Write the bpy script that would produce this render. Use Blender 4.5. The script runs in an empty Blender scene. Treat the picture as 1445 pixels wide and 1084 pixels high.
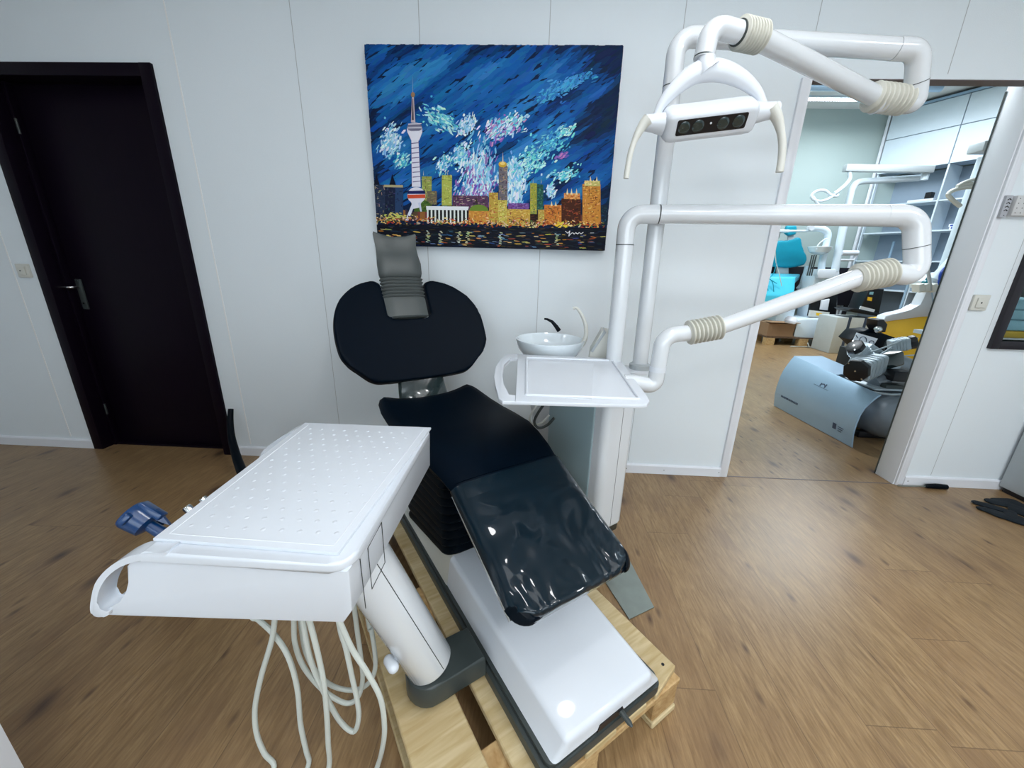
import bpy, bmesh, math, random
from mathutils import Vector, Matrix, noise
random.seed(7)
PI = math.pi
scene = bpy.context.scene
COL = scene.collection

# ------------------------------------------------------------------ camera
IW, IH = 1445.0, 1084.0
F, YAW, PITCH, ROLL, CD, CH = 546.639, -0.0389, 0.3051, 0.0256, 2.1587, 1.222
CAM = Vector((0, -CD, CH))
cy, sy, cp, sp = math.cos(YAW), math.sin(YAW), math.cos(PITCH), math.sin(PITCH)
FW = Vector((sy * cp, cy * cp, -sp)); RT0 = Vector((cy, -sy, 0)); UP0 = RT0.cross(FW)
RT = math.cos(ROLL) * RT0 + math.sin(ROLL) * UP0
UP = -math.sin(ROLL) * RT0 + math.cos(ROLL) * UP0
cam_data = bpy.data.cameras.new('camera'); cam = bpy.data.objects.new('camera', cam_data); COL.objects.link(cam)
cam_data.sensor_fit = 'HORIZONTAL'; cam_data.sensor_width = 36; cam_data.lens = F / IW * 36
cam_data.clip_start = 0.02; cam_data.clip_end = 60
m = Matrix.Identity(4)
for i in range(3):
    m[i][0] = RT[i]; m[i][1] = UP[i]; m[i][2] = -FW[i]; m[i][3] = CAM[i]
cam.matrix_world = m
scene.camera = cam

def at(px, py, **k):
    """photo pixel + one known world coordinate -> world point"""
    ray = FW + (px - IW / 2) / F * RT - (py - IH / 2) / F * UP
    (a, v), = k.items(); i = 'xyz'.index(a)
    return CAM + ray * ((v - CAM[i]) / ray[i])

# ------------------------------------------------------------------ materials
def lin(c):
    return tuple(((x / 255) / 12.92 if x / 255 <= .04045 else ((x / 255 + .055) / 1.055) ** 2.4) for x in c)
class N:
    def __init__(s, name):
        s.m = bpy.data.materials.new(name); s.m.use_nodes = True; s.t = s.m.node_tree; s.n = s.t.nodes
        s.b = s.n['Principled BSDF']
    def new(s, t, **k):
        x = s.n.new(t)
        for a, v in k.items():
            if hasattr(x, a): setattr(x, a, v)
            else: x.inputs[a.replace('_', ' ')].default_value = v
        return x
    def link(s, a, b): s.t.links.new(a, b)
    def math(s, op, a, b=None, c=None, clamp=False):
        x = s.n.new('ShaderNodeMath'); x.operation = op; x.use_clamp = clamp
        for i, v in enumerate((a, b, c)):
            if v is None: continue
            if isinstance(v, (int, float)): x.inputs[i].default_value = v
            else: s.link(v, x.inputs[i])
        return x.outputs[0]
    def mix(s, fac, a, b):
        x = s.n.new('ShaderNodeMix'); x.data_type = 'RGBA'
        for i, v in ((0, fac), (6, a), (7, b)):
            if isinstance(v, (int, float)): x.inputs[i].default_value = v
            elif isinstance(v, tuple): x.inputs[i].default_value = (*v[:3], 1)
            else: s.link(v, x.inputs[i])
        return x.outputs[2]
    def coords(s, scale=(1, 1, 1), kind='Object'):
        tc = s.n.new('ShaderNodeTexCoord'); mp = s.n.new('ShaderNodeMapping'); mp.inputs['Scale'].default_value = scale
        s.link(tc.outputs[kind], mp.inputs[0]); return mp.outputs[0]
    def bump(s, h, strength=.2, dist=.01):
        x = s.n.new('ShaderNodeBump'); x.inputs['Strength'].default_value = strength; x.inputs['Distance'].default_value = dist
        s.link(h, x.inputs['Height']); s.link(x.outputs[0], s.b.inputs['Normal']); return x

def plain(name, rgb, rough=.5, metal=0, coat=0, var=.04, nscale=12, bump=0, bscale=200, spec=.5):
    k = N(name); c = lin(rgb)
    nz = k.new('ShaderNodeTexNoise', Scale=nscale, Detail=3.0); k.link(k.coords(), nz.inputs['Vector'])
    hi = tuple(min(1, x * (1 + var)) for x in c); lo = tuple(x * (1 - var) for x in c)
    k.link(k.mix(nz.outputs[0], lo, hi), k.b.inputs['Base Color'])
    k.b.inputs['Roughness'].default_value = rough; k.b.inputs['Metallic'].default_value = metal
    k.b.inputs['Coat Weight'].default_value = coat; k.b.inputs['Coat Roughness'].default_value = .06
    k.b.inputs['Specular IOR Level'].default_value = spec
    if bump:
        n2 = k.new('ShaderNodeTexNoise', Scale=bscale, Detail=2.0); k.link(k.coords(), n2.inputs['Vector']); k.bump(n2.outputs[0], bump, .002)
    return k.m

M = {}
M['wall'] = plain('wall_paint', (231, 240, 246), .55, var=.03, nscale=1.5, bump=.25, bscale=260)
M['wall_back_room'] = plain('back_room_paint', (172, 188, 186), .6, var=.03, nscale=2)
M['ceiling'] = plain('ceiling_paint', (228, 230, 230), .7)
M['trim'] = plain('white_trim', (232, 236, 243), .35, var=.02)
M['jointlight'] = plain('joint_white', (240, 242, 243), .5)
M['jointdark'] = plain('joint_grey', (182, 188, 192), .6)  # panel joint hairlines, drawn as darker grey strips
M['soffit'] = plain('brown_board', (112, 104, 106), .6)
M['white'] = plain('white_plastic', (217, 223, 231), .42, coat=.5, var=.015)
M['whitelac'] = plain('white_lacquer_steel', (218, 223, 228), .16, coat=.6, var=.015)
M['whitematt'] = plain('white_tray_plastic', (218, 224, 232), .38, var=.01)
M['cream'] = plain('ivory_plastic', (214, 215, 208), .4, var=.03)
M['bellow'] = plain('ivory_rubber', (206, 206, 196), .5, var=.04)
M['ceramic'] = plain('white_ceramic', (226, 236, 242), .06, coat=.6)
M['leather'] = plain('black_leather', (0, 11, 24), .5, var=.15, nscale=30, bump=.1, bscale=420, spec=.08)
M['rubber'] = plain('black_rubber', (0, 9, 19), .45, var=.1, spec=.12)
M['darkgrey'] = plain('dark_grey_plastic', (54, 62, 62), .4, var=.05)
M['greypad'] = plain('grey_leather', (78, 84, 84), .45, var=.05, bump=.15, bscale=300)
M['glossdark'] = plain('glossy_dark_plastic', (30, 46, 48), .16, coat=.6)
M['chrome'] = plain('chrome', (210, 214, 216), .15, metal=1)
M['steel'] = plain('galvanised_steel', (150, 158, 152), .32, metal=.7, var=.15, nscale=18)
M['alu'] = plain('cast_aluminium', (176, 188, 196), .42, metal=.3, var=.15)
M['silver'] = plain('silver_paint', (160, 188, 212), .3, metal=.35, var=.03)
M['tank'] = plain('grey_tank_paint', (140, 150, 160), .3, metal=.25, var=.06)
M['black'] = plain('black_plastic', (8, 10, 18), .4)
M['hose'] = plain('grey_white_hose', (208, 214, 208), .4)
M['blue'] = plain('navy_plastic', (2, 54, 104), .28, var=.2, nscale=30, coat=.3)
M['bluebright'] = plain('bright_blue_plastic', (26, 70, 170), .35)
M['teal'] = plain('teal_upholstery', (0, 150, 176), .5, var=.05)
M['tealfilm'] = plain('cyan_upholstery', (74, 198, 226), .3, var=.05)
M['tealglass'] = plain('translucent_teal_panel', (150, 172, 178), .3, var=.12, nscale=4)
M['yellow'] = plain('yellow_panel', (246, 196, 44), .35, var=.06, nscale=5)
M['cardboard'] = plain('cardboard', (150, 120, 92), .8, var=.08)
M['cardgrey'] = plain('pale_carton', (190, 196, 196), .8, var=.05)
M['paper'] = plain('paper', (238, 242, 250), .7)
M['backwhite'] = plain('back_room_white', (214, 228, 238), .35, var=.02)
M['shelfgrey'] = plain('shelf_back_grey', (140, 156, 172), .6)
M['windowframe'] = plain('dark_window_frame', (18, 14, 26), .45)
M['glove'] = plain('black_knit', (8, 22, 32), .9, var=.3, nscale=300, bump=.6, bscale=500)
M['clothteal'] = plain('pale_teal_cloth', (140, 190, 204), .9)
M['clothyellow'] = plain('yellow_cloth', (190, 164, 60), .9)
M['lens'] = plain('lens_glass', (26, 46, 48), .12, coat=.8, var=.5, nscale=160)
M['ink'] = plain('grey_ink', (58, 74, 100), .5)
M['steelframe'] = plain('grey_metal_cabinet_paint', (178, 186, 190), .35)

def mat_wood(name, c1, c2, dark, axis_scale, rough=.7):
    k = N(name)
    nz = k.new('ShaderNodeTexNoise', Scale=3.0, Detail=6.0, Distortion=.6); k.link(k.coords(axis_scale), nz.inputs['Vector'])
    n2 = k.new('ShaderNodeTexNoise', Scale=1.0, Detail=3.0); k.link(k.coords(tuple(x * .35 for x in axis_scale)), n2.inputs['Vector'])
    r = k.n.new('ShaderNodeValToRGB'); r.color_ramp.elements[0].position = .3; r.color_ramp.elements[1].position = .68
    r.color_ramp.elements[0].color = (*lin(c2), 1); r.color_ramp.elements[1].color = (*lin(c1), 1)
    k.link(nz.outputs[0], r.inputs[0])
    f = k.math('MULTIPLY_ADD', n2.outputs[0], 2.2, -1.05, clamp=True)
    k.link(k.mix(f, r.outputs[0], lin(dark)), k.b.inputs['Base Color'])
    k.b.inputs['Roughness'].default_value = rough; k.bump(nz.outputs[0], .25, .003)
    return k.m
M['pine'] = mat_wood('pallet_pine', (214, 196, 156), (184, 160, 112), (168, 140, 92), (18, 2, 18))
M['pineend'] = mat_wood('pallet_block_pine', (206, 176, 128), (170, 134, 84), (150, 112, 66), (14, 14, 30))
M['pineold'] = mat_wood('weathered_pallet_wood', (110, 88, 70), (84, 66, 52), (70, 52, 40), (10, 10, 10))

def mat_darkdoor():
    k = N('dark_wenge_veneer')
    nz = k.new('ShaderNodeTexNoise', Scale=2.0, Detail=6.0, Distortion=.3); k.link(k.coords((60, 60, 1.2)), nz.inputs['Vector'])
    k.link(k.mix(nz.outputs[0], lin((7, 3, 16)), lin((20, 11, 24))), k.b.inputs['Base Color'])
    k.b.inputs['Roughness'].default_value = .42; k.b.inputs['Specular IOR Level'].default_value = .12
    k.bump(nz.outputs[0], .1, .002); return k.m
M['wenge'] = mat_darkdoor()

def mat_floor():
    k = N('oak_laminate')
    tc = k.n.new('ShaderNodeTexCoord'); sx = k.n.new('ShaderNodeSeparateXYZ'); k.link(tc.outputs['Object'], sx.inputs[0])
    X, Y = sx.outputs[0], sx.outputs[1]
    PW, PL = .193, 1.29
    fx = k.math('DIVIDE', X, PW); row = k.math('FLOOR', fx); frx = k.math('SUBTRACT', fx, row)
    w1 = k.n.new('ShaderNodeTexWhiteNoise'); w1.noise_dimensions = '1D'; k.link(row, w1.inputs['W'])
    fy = k.math('ADD', k.math('DIVIDE', Y, PL), w1.outputs['Value']); colm = k.math('FLOOR', fy); fry = k.math('SUBTRACT', fy, colm)
    cb = k.n.new('ShaderNodeCombineXYZ'); k.link(row, cb.inputs[0]); k.link(colm, cb.inputs[1])
    w2 = k.n.new('ShaderNodeTexWhiteNoise'); w2.noise_dimensions = '2D'; k.link(cb.outputs[0], w2.inputs['Vector'])
    rnd = w2.outputs['Value']
    off = k.math('MULTIPLY', rnd, 37.0)
    def vec(ax, ay, z=None):
        c = k.n.new('ShaderNodeCombineXYZ'); k.link(k.math('MULTIPLY', X, ax), c.inputs[0])
        k.link(k.math('ADD', k.math('MULTIPLY', Y, ay), off), c.inputs[1]); k.link(off, c.inputs[2]); return c.outputs[0]
    fine = k.new('ShaderNodeTexNoise', Scale=1.0, Detail=5.0, Roughness=.65, Distortion=.4); k.link(vec(110, 11), fine.inputs['Vector'])
    wide = k.new('ShaderNodeTexNoise', Scale=1.0, Detail=4.0, Distortion=1.4); k.link(vec(17, 2.6), wide.inputs['Vector'])
    big = k.new('ShaderNodeTexNoise', Scale=1.0, Detail=2.0); k.link(vec(4, 2.2), big.inputs['Vector'])
    def vsel(v):
        q = k.n.new('ShaderNodeSeparateColor'); k.link(v.outputs['Color'], q.inputs[0]); return q.outputs[0]
    # knots
    vo = k.new('ShaderNodeTexVoronoi', Scale=1.0); k.link(vec(6.4, 3.2), vo.inputs['Vector'])
    kn = k.math('SUBTRACT', 1.0, k.math('DIVIDE', vo.outputs['Distance'], .21), clamp=True)
    knb = k.math('MULTIPLY', k.math('POWER', kn, 1.1), k.math('GREATER_THAN', vsel(vo), .52))
    halo = k.math('MULTIPLY', k.math('SUBTRACT', 1.0, k.math('DIVIDE', vo.outputs['Distance'], .5), clamp=True), k.math('GREATER_THAN', vsel(vo), .40))
    vs = k.new('ShaderNodeTexVoronoi', Scale=1.0); k.link(vec(24, 8.5), vs.inputs['Vector'])
    st = k.math('SUBTRACT', 1.0, k.math('DIVIDE', vs.outputs['Distance'], .3), clamp=True)
    stb = k.math('MULTIPLY', st, k.math('GREATER_THAN', vsel(vs), .80))
    c = k.mix(k.math('MULTIPLY_ADD', fine.outputs[0], 2.2, -.6, clamp=True), lin((124, 98, 66)), lin((180, 150, 109)))
    c = k.mix(k.math('MULTIPLY', k.math('MULTIPLY_ADD', wide.outputs[0], 2.2, -.75, clamp=True), .45), c, lin((112, 84, 56)))
    c = k.mix(k.math('MULTIPLY', rnd, .28), c, lin((134, 102, 72)))
    c = k.mix(k.math('MULTIPLY', halo, .5), c, lin((108, 80, 60)))
    c = k.mix(k.math('MULTIPLY', stb, .95, clamp=True), c, lin((72, 50, 40)))
    c = k.mix(k.math('MULTIPLY', knb, 1.0, clamp=True), c, lin((64, 46, 42)))
    ex = k.math('MINIMUM', frx, k.math('SUBTRACT', 1.0, frx)); ey = k.math('MINIMUM', fry, k.math('SUBTRACT', 1.0, fry))
    seam = k.math('MAXIMUM', k.math('LESS_THAN', ex, .006), k.math('LESS_THAN', ey, .0011))
    c = k.mix(k.math('MULTIPLY', seam, .5), c, lin((80, 60, 44)))
    k.link(c, k.b.inputs['Base Color'])
    k.link(k.math('MULTIPLY_ADD', fine.outputs[0], .12, .27), k.b.inputs['Roughness'])
    k.bump(k.math('SUBTRACT', fine.outputs[0], k.math('MULTIPLY', seam, 2.0)), .08, .002)
    k.b.inputs['Specular IOR Level'].default_value = .5
    return k.m
M['floor'] = mat_floor()

def mat_film():
    k = N('clear_film_over_black')
    co = k.coords((1, 1, 1))
    sx = k.n.new('ShaderNodeSeparateXYZ'); k.link(co, sx.inputs[0])
    big = k.new('ShaderNodeTexNoise', Scale=4.2, Detail=1.2, Distortion=2.2); k.link(co, big.inputs['Vector'])
    # wrinkles grow towards the foot end (local x runs to the foot)
    g = k.math('MULTIPLY_ADD', sx.outputs[0], 3.4, 1.45, clamp=True)
    h = k.math('MULTIPLY', k.math('ADD', k.math('MULTIPLY', big.outputs[0], 1.0), 0), k.math('MULTIPLY_ADD', g, .95, .05))
    k.b.inputs['Base Color'].default_value = (*lin((4, 26, 38)), 1)
    k.b.inputs['Roughness'].default_value = .3
    k.b.inputs['Coat Weight'].default_value = 1; k.b.inputs['Coat Roughness'].default_value = .03; k.b.inputs['Coat IOR'].default_value = 1.42; k.b.inputs['Specular IOR Level'].default_value = .1
    bp = k.bump(h, .75, .05)
    k.link(bp.outputs[0], k.b.inputs['Coat Normal']); return k.m
M['film'] = mat_film()

def mat_paint():
    k = N('oil_paint')
    a = k.n.new('ShaderNodeVertexColor'); a.layer_name = 'Col'
    k.link(a.outputs[0], k.b.inputs['Base Color']); k.b.inputs['Roughness'].default_value = .6; k.b.inputs['Specular IOR Level'].default_value = .15
    nz = k.new('ShaderNodeTexNoise', Scale=90.0, Detail=4.0); k.link(k.coords(), nz.inputs['Vector']); k.bump(nz.outputs[0], .35, .003)
    return k.m
M['paint'] = mat_paint()

def mat_emit(name, rgb, s):
    k = N(name); k.b.inputs['Emission Color'].default_value = (*lin(rgb), 1); k.b.inputs['Emission Strength'].default_value = s; return k.m
M['lampwhite'] = mat_emit('lamp_diffuser', (255, 255, 255), 16)
M['lampdim'] = mat_emit('lamp_diffuser_dim', (255, 255, 255), 5)
M['tubelight'] = mat_emit('fluorescent_tube', (235, 245, 255), 9)
def mat_glass():
    k = N('window_glass'); k.b.inputs['Transmission Weight'].default_value = 1; k.b.inputs['Roughness'].default_value = 0
    k.b.inputs['IOR'].default_value = 1.1; return k.m
M['glass'] = mat_glass()

# ------------------------------------------------------------------ objects
WM = {}
def props(o, label=None, cat=None, group=None, kind=None):
    for a, v in (('label', label), ('category', cat), ('group', group), ('kind', kind)):
        if v: o[a] = v
    return o
def thing(name, loc, label, cat, rotz=0, group=None, kind=None):
    o = bpy.data.objects.new(name, None); COL.objects.link(o); o.empty_display_size = .1
    o.location = loc; o.rotation_euler = (0, 0, rotz)
    WM[o] = Matrix.Translation(loc) @ Matrix.Rotation(rotz, 4, 'Z')
    return props(o, label, cat, group, kind)
def obj(name, bm, mat, parent=None, loc=None, space=None, sharp=35, label=None, cat=None, group=None, kind=None, smooth=True):
    if space is not None: bm.transform(space)
    if parent is not None: wm = WM[parent]
    else:
        if loc is None:
            xs = [v.co for v in bm.verts]
            loc = Vector(((min(v.x for v in xs) + max(v.x for v in xs)) / 2, (min(v.y for v in xs) + max(v.y for v in xs)) / 2, min(v.z for v in xs)))
        wm = Matrix.Translation(loc)
    bm.transform(wm.inverted())
    bmesh.ops.recalc_face_normals(bm, faces=bm.faces[:])
    if smooth:
        for f in bm.faces: f.smooth = True
        for e in bm.edges:
            if len(e.link_faces) == 2 and e.calc_face_angle(0) > math.radians(sharp): e.smooth = False
    me = bpy.data.meshes.new(name); bm.to_mesh(me); bm.free()
    for mt in (mat if isinstance(mat, (list, tuple)) else [mat]): me.materials.append(M[mt] if isinstance(mt, str) else mt)
    o = bpy.data.objects.new(name, me); COL.objects.link(o)
    if parent is not None: o.parent = parent
    else: o.matrix_world = wm
    WM[o] = wm.copy()
    return props(o, label, cat, group, kind)
def B(): return bmesh.new()

def box(bm, lo, hi, bev=0, seg=2, mat4=None):
    lo = Vector(lo); hi = Vector(hi)
    r = bmesh.ops.create_cube(bm, size=1); vs = r['verts']
    for v in vs: v.co = Vector((lo[i] + (v.co[i] + .5) * (hi[i] - lo[i]) for i in range(3)))
    es = list({e for v in vs for e in v.link_edges})
    if bev:
        rr = bmesh.ops.bevel(bm, geom=es, offset=bev, segments=seg, profile=.5, affect='EDGES')
        vs = list({v for f in rr['faces'] for v in f.verts} | {v for v in vs if v.is_valid})
    if mat4 is not None:
        for v in vs: v.co = mat4 @ v.co
    return vs

def frame(d):
    d = d.normalized(); a = Vector((0, 0, 1)) if abs(d.z) < .95 else Vector((1, 0, 0))
    x = d.cross(a).normalized(); return x, d.cross(x).normalized()
def tube(bm, pts, r, seg=16, cap=True, flat=1.0, ref=None):
    """sweep a circle along pts (r: number or list); flat squashes the second axis"""
    pts = [Vector(p) for p in pts]; n = len(pts)
    rs = r if isinstance(r, (list, tuple)) else [r] * n
    rings = []; x = None
    for i in range(n):
        d = (pts[min(i + 1, n - 1)] - pts[max(i - 1, 0)])
        if d.length < 1e-9: d = Vector((0, 0, 1))
        d.normalize()
        if x is None:
            x = Vector(ref) if ref is not None else frame(d)[0]
        x = (x - d * x.dot(d)).normalized(); y = d.cross(x)
        rings.append([bm.verts.new(pts[i] + rs[i] * (math.cos(t) * x + math.sin(t) * y * flat)) for t in [2 * PI * j / seg for j in range(seg)]])
    for a, b in zip(rings, rings[1:]):
        for j in range(seg): bm.faces.new((a[j], a[(j + 1) % seg], b[(j + 1) % seg], b[j]))
    if cap: bm.faces.new(rings[0][::-1]); bm.faces.new(rings[-1])
    return rings
def fillet(pts, rad, n=8):
    pts = [Vector(p) for p in pts]; out = [pts[0]]
    for a, b, c in zip(pts, pts[1:], pts[2:]):
        u = (a - b); v = (c - b); r_ = min(rad, u.length * .49, v.length * .49)
        p, q = b + u.normalized() * r_, b + v.normalized() * r_
        for i in range(n + 1):
            t = i / n; out.append((1 - t) ** 2 * p + 2 * t * (1 - t) * b + t * t * q)
    out.append(pts[-1]); return out
def arcfillet(pts, rad, n=10):
    """circular fillets"""
    pts = [Vector(p) for p in pts]; out = [pts[0]]
    for a, b, c in zip(pts, pts[1:], pts[2:]):
        u = (a - b).normalized(); v = (c - b).normalized(); ang = u.angle(v)
        tl = min(rad / math.tan(ang / 2), (a - b).length * .49, (c - b).length * .49); R = tl * math.tan(ang / 2)
        ctr = b + (u + v).normalized() * (R / math.sin(ang / 2)); p = b + u * tl; q = b + v * tl
        a0 = p - ctr; a1 = q - ctr; tot = a0.angle(a1)
        for i in range(n + 1):
            t = i / n; out.append(ctr + (math.sin((1 - t) * tot) * a0 + math.sin(t * tot) * a1) / math.sin(tot))
    out.append(pts[-1]); return out
def smoothpath(pts, n=6):
    pts = [Vector(p) for p in pts]; out = []
    P_ = [2 * pts[0] - pts[1]] + pts + [2 * pts[-1] - pts[-2]]
    for i in range(1, len(P_) - 2):
        a, b, c, d = P_[i - 1:i + 3]
        for j in range(n):
            t = j / n
            out.append(.5 * ((2 * b) + (c - a) * t + (2 * a - 5 * b + 4 * c - d) * t * t + (3 * b - a - 3 * c + d) * t ** 3))
    out.append(pts[-1]); return out
def capsule(bm, p, q, r1, r2=None, seg=12, flat=1.0):
    p = Vector(p); q = Vector(q); r2 = r1 if r2 is None else r2; d = (q - p).normalized()
    pts, rs = [], []
    for i in range(5):
        t = i / 4 * PI / 2; pts.append(p - d * r1 * math.cos(t)); rs.append(max(r1 * math.sin(t), .0004))
    for i in range(5):
        t = (1 - i / 4) * PI / 2; pts.append(q + d * r2 * math.cos(t)); rs.append(max(r2 * math.sin(t), .0004))
    tube(bm, pts, rs, seg, True, flat)
def bellows(bm, p, q, ro, ri, n, seg=24):
    p = Vector(p); q = Vector(q); L = (q - p); pts = [p]; rs = [ri * .96]
    for i in range(n):
        for t, r in ((.04, ri), (.25, ro * .97), (.42, ro), (.6, ro * .97), (.86, ri)):
            pts.append(p + L * ((i + t) / n)); rs.append(r)
    pts.append(q); rs.append(ri * .96); tube(bm, pts, rs, seg)
def lathe(bm, prof, axis=((0, 0, 0), (0, 0, 1)), seg=32, cap=True):
    """prof: list of (distance along the axis, radius)"""
    o = Vector(axis[0]); d = Vector(axis[1]).normalized(); tube_pts = [o + d * h for h, _ in prof]
    x, y = frame(d); rings = []
    for (h, r) in prof:
        rings.append([bm.verts.new(o + d * h + max(r, .0003) * (math.cos(t) * x + math.sin(t) * y)) for t in [2 * PI * j / seg for j in range(seg)]])
    for a, b in zip(rings, rings[1:]):
        for j in range(seg): bm.faces.new((a[j], a[(j + 1) % seg], b[(j + 1) % seg], b[j]))
    if cap: bm.faces.new(rings[0][::-1]); bm.faces.new(rings[-1])
def prism(bm, poly, fn, t0, t1, bev=0, seg=2):
    """poly: 2D outline; fn(a, b, t) -> 3D; extruded from t0 to t1, outline edges of both caps bevelled"""
    lo = [bm.verts.new(fn(a, b, t0)) for a, b in poly]; hi = [bm.verts.new(fn(a, b, t1)) for a, b in poly]
    n = len(poly); fs = [bm.faces.new(lo[::-1]), bm.faces.new(hi)]
    for i in range(n): fs.append(bm.faces.new((lo[i], lo[(i + 1) % n], hi[(i + 1) % n], hi[i])))
    if bev:
        es = [e for e in bm.edges if (e.verts[0] in lo and e.verts[1] in lo) or (e.verts[0] in hi and e.verts[1] in hi)]
        es = [e for e in es if any(f in fs[:2] for f in e.link_faces)]
        bmesh.ops.bevel(bm, geom=es, offset=bev, segments=seg, profile=.5, affect='EDGES')
def rrect(x0, y0, x1, y1, r, n=6, corners=(1, 1, 1, 1)):
    out = []
    for k, (cx, cy_, a0) in enumerate(((x1 - r, y1 - r, 0), (x0 + r, y1 - r, 90), (x0 + r, y0 + r, 180), (x1 - r, y0 + r, 270))):
        if not corners[k]:
            out.append(((x1, y1), (x0, y1), (x0, y0), (x1, y0))[k]); continue
        for i in range(n + 1):
            a = math.radians(a0 + 90 * i / n); out.append((cx + r * math.cos(a), cy_ + r * math.sin(a)))
    return out
def loft(bm, rings, cap=True, closed=True):
    R_ = [[bm.verts.new(p) for p in r] for r in rings]; n = len(R_[0])
    for a, b in zip(R_, R_[1:]):
        for j in range(n if closed else n - 1): bm.faces.new((a[j], a[(j + 1) % n], b[(j + 1) % n], b[j]))
    if cap: bm.faces.new(R_[0][::-1]); bm.faces.new(R_[-1])
    return R_
def remesh(bm, voxel, smooth=6):
    bmesh.ops.recalc_face_normals(bm, faces=bm.faces[:])
    me = bpy.data.meshes.new('tmp'); bm.to_mesh(me); bm.free(); o = bpy.data.objects.new('tmp', me); COL.objects.link(o)
    r = o.modifiers.new('r', 'REMESH'); r.mode = 'VOXEL'; r.voxel_size = voxel
    if smooth: s = o.modifiers.new('s', 'SMOOTH'); s.iterations = smooth; s.factor = .5
    dg = bpy.context.evaluated_depsgraph_get(); dg.update(); ev = o.evaluated_get(dg); out = bmesh.new(); out.from_mesh(ev.to_mesh()); ev.to_mesh_clear()
    bpy.data.objects.remove(o); bpy.data.meshes.remove(me); return out
I3 = lambda a, b, t: Vector((a, b, t))
def xz(y0=0): return lambda a, b, t: Vector((a, t, b))

# ------------------------------------------------------------------ room shell
WT = .115                                            # partition thickness
X0, X1, YB, ZC = -3.9, 3.75, -4.4, 2.62
BX0, BX1, BY, BZ = .6, 8.2, 5.6, 3.78
def wall_slabs(bm, x0, x1, z0, z1, holes, y0, y1):
    xs = sorted({x0, x1, *[h[0] for h in holes], *[h[1] for h in holes]}); zs = sorted({z0, z1, *[h[2] for h in holes], *[h[3] for h in holes]})
    for a, b in zip(xs, xs[1:]):
        for c, d in zip(zs, zs[1:]):
            mx, mz = (a + b) / 2, (c + d) / 2
            if any(h[0] < mx < h[1] and h[2] < mz < h[3] for h in holes): continue
            box(bm, (a, y0, c), (b, y1, d))
    bmesh.ops.remove_doubles(bm, verts=bm.verts[:], dist=1e-5)
    seen = {}
    for f in bm.faces[:]:
        k = tuple(round(x, 4) for x in f.calc_center_median()); seen.setdefault(k, []).append(f)
    bmesh.ops.delete(bm, geom=[f for l in seen.values() if len(l) > 1 for f in l], context='FACES')
DL, DR, DT = -2.783, -1.855, 2.09                    # dark door frame
OL, OR_, OT = 1.234, 2.236, 2.052                    # opening
WL, WR, WB, WTp = 2.50, 3.10, .885, 1.55             # internal window
bm = B(); wall_slabs(bm, X0, BX1, 0, BZ, [(DL + .01, DR - .01, 0, DT - .01), (OL, OR_, 0, OT + .045), (WL, WR, WB, WTp)], 0, WT)
obj('wall_back', bm, 'wall', kind='structure', smooth=False)
bm = B(); box(bm, (X0 - .1, YB, 0), (X0, WT, ZC)); obj('wall_left', bm, 'wall', kind='structure')
bm = B(); box(bm, (X1, YB, 0), (X1 + .1, 0, ZC)); obj('wall_right', bm, 'wall', kind='structure')
bm = B(); box(bm, (X0 - .1, YB - .1, 0), (X1 + .1, YB, ZC)); obj('wall_front', bm, 'wall', kind='structure')
bm = B(); box(bm, (X0 - .1, YB - .1, ZC), (X1 + .1, 0, ZC + .1)); obj('ceiling', bm, 'ceiling', kind='structure')
bm = B(); box(bm, (X0 - .1, YB - .1, -.08), (BX1 + .1, BY + .1, 0)); obj('floor', bm, 'floor', kind='structure')
bm = B(); box(bm, (BX0 - .1, BY, 0), (BX1 + .1, BY + .1, BZ)); obj('wall_back_room_rear', bm, 'wall_back_room', kind='structure')
bm = B(); box(bm, (BX0 - .1, WT, 0), (BX0, BY, BZ)); obj('wall_back_room_left', bm, 'wall_back_room', kind='structure')
bm = B(); box(bm, (BX1, WT, 0), (BX1 + .1, BY, BZ)); obj('wall_back_room_right', bm, 'wall_back_room', kind='structure')
bm = B(); box(bm, (BX0 - .1, 0, BZ), (BX1 + .1, BY + .1, BZ + .1)); obj('ceiling_back_room', bm, 'ceiling', kind='structure')
# slanted boards meeting ceiling and rear wall in the back room
bm = B(); box(bm, (DL - .05, WT, 0), (DR + .05, WT + .05, DT + .1)); obj('trim_0', bm, 'wenge', kind='structure')
# panel joints
bm = B()
for k in (1, 2, 3, 4): 
    x = .045 + .5955 * (k - 2)
    if k == 4: box(bm, (1.2165, -.0006, OT + .02), (1.2195, .001, ZC))
    else: box(bm, (x - .0016, -.0006, .075), (x + .0016, .001, ZC))
box(bm, (-1.147, -.0006, .075), (-1.144, .001, ZC)); box(bm, (1.83, -.0006, OT + .02), (1.833, .001, ZC)); box(bm, (2.43, -.0006, .07), (2.4325, .001, ZC))
obj('trim_1', bm, 'jointdark', kind='structure')
bm = B()
for x in (-1.7375, -2.934): box(bm, (x - .003, -.0025, .075), (x + .003, .001, ZC))
obj('trim_2', bm, 'jointlight', kind='structure')
def baseboard(name, x0, x1, joints=()):
    bm = B(); prev = x0
    for j in list(joints) + [x1]:
        prism(bm, [(0, 0), (-.014, 0), (-.014, .052), (-.009, .058), (0, .06)], lambda a, b, t: Vector((t, a, b + .001)), prev + (.0008 if prev != x0 else 0), j); prev = j
    o = obj(name, bm, 'trim', kind='structure')
    return o
bb = baseboard('baseboard_left', X0, DL); baseboard('baseboard_middle', DR, OL - .035, (.655,)); baseboard('baseboard_right', OR_ + .045, X1)
bm = B()
for x in (.632, .86, 1.19, 2.30): lathe(bm, [(0, .0028), (.001, .0028)], ((x, -.0142, .03), (0, -1, 0)), 10)
obj('screw_head', bm, 'darkgrey', parent=None, kind='structure').name = 'trim_3'
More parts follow.
